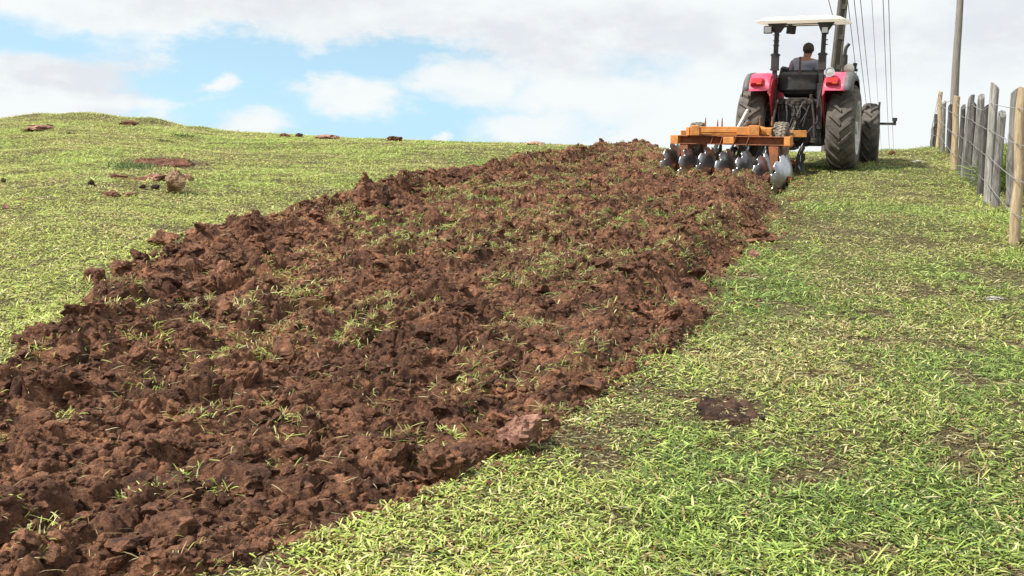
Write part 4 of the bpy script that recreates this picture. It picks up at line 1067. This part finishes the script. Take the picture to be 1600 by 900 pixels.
# transport wheels, raised
def small_wheel(c, r_=.325, wd=.21):
    hb = MB(); hb.lathe([(-.05, .001), (-.05, .14), (-.09, .17), (-.09, .19), (.09, .19), (.09, .17), (.05, .14), (.05, .001)], n=24)
    w_ = hb.build('transport_wheel', M['orange_rust'], harrow, loc=c, rot=(0, 0, -HEAD))
    t_ = MB(); h = wd / 2; sec = [(-h * .8, .18), (-h, .22), (-h * 1.0, .27), (-h * .86, .305), (-h * .5, r_ - .012), (0, r_ - .008), (h * .5, r_ - .012), (h * .86, .305), (h, .27), (h, .22), (h * .8, .18)]
    t_.lathe(sec, n=48, closed=True)
    for k in range(30):
        a0 = 2 * math.pi * k / 30
        for j, u in enumerate((-.075, -.028, .028, .075)):
            a = a0 + (j % 2) * math.pi / 30; rr_ = r_ - .004 - abs(u) * .18; c_ = Vector((u, math.cos(a) * rr_, math.sin(a) * rr_))
            t_.box(c_, (.036, .036, .022), rot=(a - math.pi / 2, 0, .35 * (1 if j % 2 else -1)))
    t_.build('tyre', M['rubber_worn'], w_); return w_
q = P(1220, 222, 17.9); small_wheel(q); q2 = P(1090, 222, 18.3); small_wheel(q2)
b = MB(); b.beam(q + rgt * -.14, F2(1200, 18.3, -.02), .06, .06); b.beam(q2 + rgt * .14, F2(1104, 18.4, -.02), .06, .06); b.tube([q + rgt * -.16, q + rgt * .02], .03); b.tube([q2 + rgt * .16, q2], .03); b.build('wheel_arm', M['orange_rust'], harrow)

# ================================================================== fence
fence = setp(empty('fence', at(1500, 290)), 'old fence of uneven leaning wooden posts strung with wire, along the right edge', 'fence')
inv = Matrix.Translation(-fence.location)
# (base px, base row, top px, top row, width px, material, label, odd)
PO = [(1457, 230, 1458, 198, 5, 'wood_grey', 'short grey post farthest along the fence'),
      (1461, 229, 1462.5, 181, 6, 'wood_dark', 'short dark post near the far end of the fence'),
      (1466, 232, 1470, 143, 6.5, 'wood_tan', 'tall tan post near the far end of the fence'),
      (1473, 238, 1475.5, 160, 6, 'wood_grey', None),
      (1483, 243, 1485, 166, 6.5, 'wood_dark', 'dark post in front of the round power pole'),
      (1490, 266, 1495.5, 150, 10, 'wood_tan', 'straight tan post halfway along the fence'),
      (1500, 272, 1505, 167, 7, 'wood_dark', None),
      (1504, 281, 1518, 152, 8.5, 'wood_grey', 'grey post leaning to the right'),
      (1513, 285, 1522, 159, 7.5, 'wood_dark', None),
      (1521, 292, 1533, 151, 10, 'wood_grey', None),
      (1531.5, 308, 1541, 168, 9.5, 'wood_dark', 'dark cracked post in the middle of the fence'),
      (1543, 319, 1555, 134, 11.5, 'wood_light', 'tallest pale silver post with a knot hole'),
      (1553, 325, 1566, 178, 11.5, 'wood_grey', 'short flat-topped grey post beside the tallest one'),
      (1579, 322, 1588, 141, 13, 'wood_grey', 'thick dark grey post behind the nearest tan post'),
      (1585, 381, 1598, 138, 15, 'wood_tan', 'nearest tan post with bark marks')]
tops = []
for i, (bx, br, tx, tr_, wpx, mt, lab) in enumerate(PO):
    p = at(bx, br); sl = math.hypot(p.y, p.z) ; r_ = wpx / F * p.y * .5
    t_ = sight(tx, tr_, p.y + .02)
    rn = random.Random(50 + i); N = 14; nsg = 13; pts = []; vs = []
    base = p - Vector((0, 0, .25)); sq = mt != 'wood_tan'
    for k in range(N + 1):
        f = k / N; c = base.lerp(t_, f); wob = .012 if sq else .018
        c = c + Vector((mn.noise(Vector((f * 3, i, 0))) * wob * 1.6, mn.noise(Vector((f * 3, i, 5))) * wob, 0)); rk = r_ * (1.12 - .2 * f) * (1 + .10 * mn.noise(Vector((f * 5, i, 9))))
        for j in range(nsg):
            a = 2 * math.pi * j / nsg + i
            e_ = 1 + (.20 * abs(math.cos(2 * (a + i))) if sq else .03) + .16 * mn.noise(Vector((math.cos(a) * 1.7 + i * 3, math.sin(a) * 1.7, f * 1.3)))
            top_cut = (.02 * math.cos(a + i * 2) * (2.2 if sq else .6)) if k == N else 0
            vs.append(c + Vector((math.cos(a) * rk * e_, math.sin(a) * rk * e_, top_cut)))
    fs = [(k * nsg + j, k * nsg + (j + 1) % nsg, (k + 1) * nsg + (j + 1) % nsg, (k + 1) * nsg + j) for k in range(N) for j in range(nsg)] + [tuple(range(nsg))[::-1], tuple(N * nsg + j for j in range(nsg))]
    b = MB(); b.add([inv @ v_ for v_ in vs], fs); o = b.build('post', M[mt], fence, ang=40)
    if lab: o['label'] = lab
    tops.append((p, t_, r_, lab))
# strands
line = [tops[k] for k in (14, 11, 10, 8, 6, 5, 3, 2, 0)]
for f in (.20, .42, .64, .86):
    pts = [inv @ (sight(1680, 138 + 300 * (1 - f), 9.4))]
    for k, (p, t_, r_, _) in enumerate(line):
        hgt = min((t_ - p).length, 1.5) ; c = p.lerp(t_, min(.97, f * 1.48 / (t_ - p).length)) + Vector((-r_ * 1.05, -r_ * .5, 0)); c = inv @ c
        q = pts[-1]; pts += [q.lerp(c, .33) - Vector((0, 0, .012)), q.lerp(c, .66) - Vector((0, 0, .012)), c]
    b = MB(); b.tube(pts, .0042, 5)
    b.build('wire_strand', M['wire'], fence)

# ================================================================== poles and cables
cpb = at(1284, 239); cyy = 25.0
base = sight(1290, 246, cyy); base.z = g1(base.x, base.y) - .3; topc = sight(1332, -150, cyy)
top3 = base + (topc - base)
pole = setp(empty('concrete_pole', base), 'tall leaning concrete power pole with recessed faces, rising behind the tractor canopy', 'power pole')
iv = Matrix.Translation(-base); d_ = (topc - base)
b = MB(); vs = []
wb, wt = .22, .125
sd_ = Vector((1, .12, 0)).normalized(); fd = Vector((-.12, 1, 0)).normalized()
for q, wv in ((base, wb), (topc, wt)):
    for sx, sy in ((-1, -1), (1, -1), (1, 1), (-1, 1)): vs.append(iv @ (q + sd_ * sx * wv / 2 + fd * sy * wv * .4))
# the H-section is read as a shaft with raised edge ribs and cross webs
b.add([v_ for v_ in vs], [(3, 2, 1, 0), (4, 5, 6, 7), (0, 1, 5, 4), (1, 2, 6, 5), (2, 3, 7, 6), (3, 0, 4, 7)])
b.build('shaft', M['concrete_in'], pole, bevel=.01)
b = MB()
for sx in (-1, 1):
    a = base + sd_ * sx * wb * .44 - fd * wb * .42; c = topc + sd_ * sx * wt * .44 - fd * wt * .42; b.beam(iv @ a, iv @ c, .045, .05, (0, 1, 0))
b.build('edge_rib', M['concrete'], pole, bevel=.006)
b = MB()
for k in range(9):
    f = .04 + k * .115; q = base.lerp(topc, f); wv = wb + (wt - wb) * f; b.box(iv @ (q - fd * wv * .42), (wv * .84, .045, .10), rot=(0, math.atan2(d_.x, d_.z), 0))
b.build('cross_web', M['concrete'], pole, bevel=.006)
b = MB(); b.box(iv @ (topc - Vector((0, .15, .3))), (2.2, .1, .12)); b.build('crossarm', M['polewood'], pole, bevel=.01)

wp = sight(1487, 240, 31.0); wp.z = g1(wp.x, wp.y) - .3; wt_ = sight(1503, -60, 31.0)
o_ = empty('wooden_pole', wp); setp(o_, 'slim round grey wooden utility pole standing behind the fence posts', 'utility pole')
iv2 = Matrix.Translation(-wp); b = MB()
b.tube([iv2 @ wp.lerp(wt_, k / 10) + Vector((.01 * math.sin(k), 0, 0)) for k in range(11)], [.125 - .0045 * k for k in range(11)], 16); b.build('shaft', M['polewood'], o_)
b = MB(); b.tube([iv2 @ wp.lerp(wt_, .99), iv2 @ wp.lerp(wt_, 1.0) + Vector((0, 0, .03))], .10, 16); b.build('cap', M['lightsteel'], o_)

CW = [((1301, 10), (1328, 98), 'nearest to the concrete pole'), ((1327.5, 10), (1348, 157), 'second from the concrete pole'), ((1337.5, 10), (1357.5, 157), 'third from the concrete pole'),
      ((1347, 10), (1364, 157), 'fourth from the concrete pole'), ((1364, 10), (1374.5, 157), 'fifth from the concrete pole'), ((1381, 10), (1388, 157), 'second from the right'), ((1389.5, 10), (1395, 157), 'farthest right of the bunch')]
for k, ((xa, ra), (xb, rb_), lab) in enumerate(CW):
    mrow = (xb - xa) / (rb_ - ra)
    near_p = sight(xa + mrow * (-70 - ra), -70, 24.6); far_p = sight(xb + mrow * (232 - rb_), 256, 130.0)
    pts = [near_p.lerp(far_p, t_) - Vector((0, 0, 0)) for t_ in np.linspace(0, 1, 24) ** 2]
    pts = [p - Vector((0, 0, 4 * .5 * f * (1 - f))) for p, f in zip(pts, np.linspace(0, 1, 24) ** 2)]
    b = MB(); b.tube(pts, .011 if k != 4 else .007, 5)
    o_ = b.build('power_cable', M['cable'], None); setp(o_, 'thin grey overhead power cable sloping away to the hill crest, ' + lab, 'power cable', 'overhead power cables')

# ================================================================== lumps one can point at
def clod(px, row, wpx, hpx, mat, label, name='soil_clod', cat='soil clod', seed=0, group=None, sub=4, sink=.36, rough=.55, onsoil=False, depth=1.0, rz=0):
    p = at(px, row); s = p.y / F
    if onsoil: p.z = float(soil_z(np.array([p.x]), np.array([p.y]))[0])
    v, f = lump(sub, seed, rough, 1.0, 7); v = v / np.array([v[:, 0].max() - v[:, 0].min(), v[:, 1].max() - v[:, 1].min(), v[:, 2].max() - v[:, 2].min()])
    v = v * np.array([wpx * s, wpx * s * depth, hpx * s * 1.25]); v[:, 2] += hpx * s * (.62 - sink)
    o = link_mesh(name, np_mesh(name, v, tris=f, smooth=False), M[mat]); o.location = p; o.rotation_euler = (0, 0, rz); setp(o, label, cat, group); return o
clod(812, 706, 72, 54, 'clod_pink', 'pale pinkish layered clod at the right edge of the turned soil, beside green grass', seed=41, onsoil=False, sink=.08, rz=.5, rough=.9)
clod(275, 302, 34, 30, 'clod_tan', 'upright tan-topped boulder-like clod beside the bare hollow on the left slope', seed=4, sink=.1)
clod(175, 307, 30, 12, 'clod_red', 'flat light brown clod left of the boulder-like clod', seed=5)
clod(207, 306, 26, 7, 'clod_tan', 'low flat scrap of earth between the flat clod and the boulder-like clod', seed=6)
clod(143, 290, 13, 11, 'clod_dark', 'small purplish brown clod on the left slope, leftmost of the group by the hollow', seed=7)
clod(187, 280, 30, 10, 'clod_red', 'brown clod lying under the dark weed tuft on the left slope', seed=8)
clod(222, 296, 12, 9, 'clod_dark', 'small dark clod just left of a near twin, beside the boulder-like clod', seed=9)
clod(244, 296, 14, 9, 'clod_dark', 'small dark clod touching the boulder-like clod on its left', seed=10)
clod(240, 282, 42, 12, 'clod_pink', 'broad low reddish clod just above the boulder-like clod', seed=11)
clod(295, 284, 18, 14, 'clod_tan', 'tan clod behind the right shoulder of the boulder-like clod', seed=23)
clod(10, 326, 14, 9, 'clod_pink', 'pinkish clod at the far left edge of the slope', seed=12)
clod(5, 286, 8, 9, 'clod_dark', 'small dark clod on the left frame edge, above the pinkish one', seed=24)
clod(38, 315, 14, 5, 'clod_tan', 'thin tan scrap of earth near the left frame edge', seed=25)
clod(60, 204, 34, 10, 'clod_pink', 'reddish earth mound near the top of the left hill', 'earth_mound', 'earth mound', 13, depth=2)
clod(77, 198, 12, 5, 'clod_dark', 'dark little mound touching the reddish one on the left hill', 'earth_mound', 'earth mound', 26)
clod(203, 196, 26, 9, 'clod_red', 'red earth mound on the shoulder of the left hill, just under the skyline', 'earth_mound', 'earth mound', 14, depth=2)
clod(445, 215, 16, 8, 'clod_red', 'dark brown mound on the skyline, left of a darker twin', 'earth_mound', 'earth mound', 15, depth=2)
clod(467, 214, 13, 7, 'clod_dark', 'darkest mound on the skyline, right of the brown one', 'earth_mound', 'earth mound', 16, depth=2)
clod(512, 217, 46, 7, 'clod_pink', 'long low reddish mound on the skyline', 'earth_mound', 'earth mound', 17, depth=1.5)
clod(617, 221, 24, 11, 'clod_red', 'brown dome-shaped mound alone on the middle skyline', 'earth_mound', 'earth mound', 18, depth=1.6)
clod(838, 227, 34, 7, 'clod_tan', 'pale low mound on the skyline near the start of the turned soil', 'earth_mound', 'earth mound', 19, depth=1.5)
clod(1395, 242, 13, 8, 'clod_red', 'small brown clod on the skyline right of the tractor', seed=20)
clod(1432, 254, 14, 5, 'stone', 'small pale grey stone in the grass left of the far fence posts', 'stone', 'stone', 21)
clod(1553, 469, 32, 9, 'stone', 'flat grey stone half sunk in the grass below the nearest fence post', 'stone', 'stone', 22, depth=.6)
clod(1178, 403, 18, 16, 'clod_pink', 'small pink clod lying at the edge of the furrow', seed=27)
clod(1192, 376, 56, 18, 'soil', 'loose heap of red soil spilled from the furrow onto the grass', seed=28, rough=.9)
clod(256, 384, 54, 22, 'soil', 'rounded red clod standing proud at the left edge of the turned soil', seed=29, onsoil=False, sink=.15)
clod(322, 372, 70, 24, 'soil', 'wide red clod beside the rounded one at the left edge of the turned soil', seed=30, sink=.15)
clod(150, 440, 36, 24, 'clod_red', 'single clod at the left edge of the turned soil, below the rounded red one', seed=31, sink=.2)
clod(603, 340, 15, 40, 'clod_dark', 'dark upright slab of soil standing in the middle of the ploughed strip', seed=32, onsoil=True, sink=.2)
clod(270, 862, 90, 50, 'soil', 'smooth rounded clod low in the foreground soil', seed=33, onsoil=True, sink=.3, rough=.45)
clod(370, 775, 120, 60, 'soil', 'largest clod in the foreground soil, lying left of the grass corner', seed=34, onsoil=True, sink=.3, rough=.6, rz=.4)
clod(690, 745, 84, 50, 'soil', 'ribbed red-brown clod at the grass edge in the foreground', seed=35, onsoil=True, sink=.2, rough=.8)
clod(470, 899, 110, 12, 'soil', 'patch of lighter orange-brown earth at the bottom edge of the photo', seed=36, onsoil=False, sink=.62, rough=.5)
# bare hollow on the left slope and the trampled hole in the foreground turf: rough crumbly earth
def hollow(px, row, wpx, hrow, mat, label, seed, n=160, rim=.015, name='bare_hollow', base_=-.004):
    p = at(px, row); pn = at(px, row + hrow / 2); pf = at(px, row - hrow / 2); rx = wpx / F * p.y / 2; ry = max(.1, (pf.y - pn.y) / 2)
    tq = np.linspace(-1.25, 1.25, n); X, Y = np.meshgrid(tq, tq, indexing='ij'); wx = p.x + X * rx; wy = p.y + Y * ry
    q = np.sqrt(X * X + Y * Y) + fbm(X * 2.3 + seed, Y * 2.3, seed, 4) * 1.3
    inn = sstep(q, 1.0, .8)
    f1, f2, *_r = worley(wx / .07, wy / .09, seed); lum = (1 - np.clip(f1, 0, 1) ** 2)
    zz = gh(wx, wy) + rim * np.exp(-((q - .85) / .14) ** 2) + inn * ((.03 if mat != 'clod_dark' else .05) * lum + .05 * fbm(wx / .06, wy / .06, seed + 3, 4) + base_) - .14 * (1 - inn)
    idx = np.arange(n * n).reshape(n, n); qd = np.stack([idx[:-1, :-1], idx[:-1, 1:], idx[1:, 1:], idx[1:, :-1]], -1).reshape(-1, 4)
    o = link_mesh(name, np_mesh(name, np.stack([wx, wy, zz], -1).reshape(-1, 3), qd), M[mat]); setp(o, label, 'bare earth'); return o
hollow(260, 257, 100, 13, 'clod_red', 'wide reddish bare hollow in the grass of the left slope', 5)
hollow(1140, 650, 120, 50, 'clod_dark', 'dark trampled hole of bare earth in the foreground grass', 6, n=220, rim=.0, base_=-.026, name='bare_patch')
hollow(205, 281, 60, 6, 'clod_red', 'thin strip of bare brown earth on the left slope under the hollow', 8, rim=.0, name='bare_patch')

# weeds: darker tufts on the slope, tall growth beyond the fence
def weed(px, row, wpx, hpx, n, cbase, label, name='weed_tuft', cat='weed', seed=1, y=None, Ls=1.0, group_=True):
    p = at(px, row) if y is None else sight(px, row, y)
    if y is not None: p.z = g1(p.x, p.y)
    s = p.y / F; x = rng.normal(0, wpx * s * .28, n); yy = rng.normal(0, max(.10, wpx * s * .35), n)
    c = np.array(cbase) * rng.uniform(.6, 1.4, (n, 1)); L = hpx * s * rng.uniform(.5, 1.2, n) * Ls
    zz = gh(p.x + x, p.y + yy) - p.z
    o = blades(name, x, yy, zz, L, np.full(n, .010 * (1 + .03 * p.y)), np.clip(rng.normal(.9, .35, n), .1, 1.5), c, label, 2)
    o.location = p; o['label'] = label; o['category'] = cat
    if 'kind' in o: del o['kind']
    if group_: o['kind'] = 'stuff'
    return o
weed(208, 262, 70, 12, 420, (.11, .155, .06), 'dark green weed clump in front of the reddish bare hollow')
weed(287, 214, 28, 6, 200, (.07, .11, .04), 'dark green tuft near the hilltop, right of the red mound')
weed(108, 210, 12, 5, 90, (.035, .05, .03), 'small dark tuft on the left hill below the mounds')
weed(257, 221, 22, 4, 120, (.04, .045, .028), 'thin dark streak of weed right of the small tuft, on the left hill')
weed(1050, 262, 26, 16, 380, (.14, .22, .05), 'green sod torn up in front of the leftmost harrow disc')
weed(1598, 318, 60, 90, 1600, (.15, .22, .05), 'tall yellow-green bush of grass beyond the fence at the right edge', 'tall_grass_clump', 'tall grass', y=15.5, Ls=1.0)
weed(1572, 305, 26, 40, 500, (.14, .20, .05), 'lower green clump beyond the fence, left of the tall one', 'tall_grass_clump', 'tall grass', y=16.8)
# bright lush grass patches
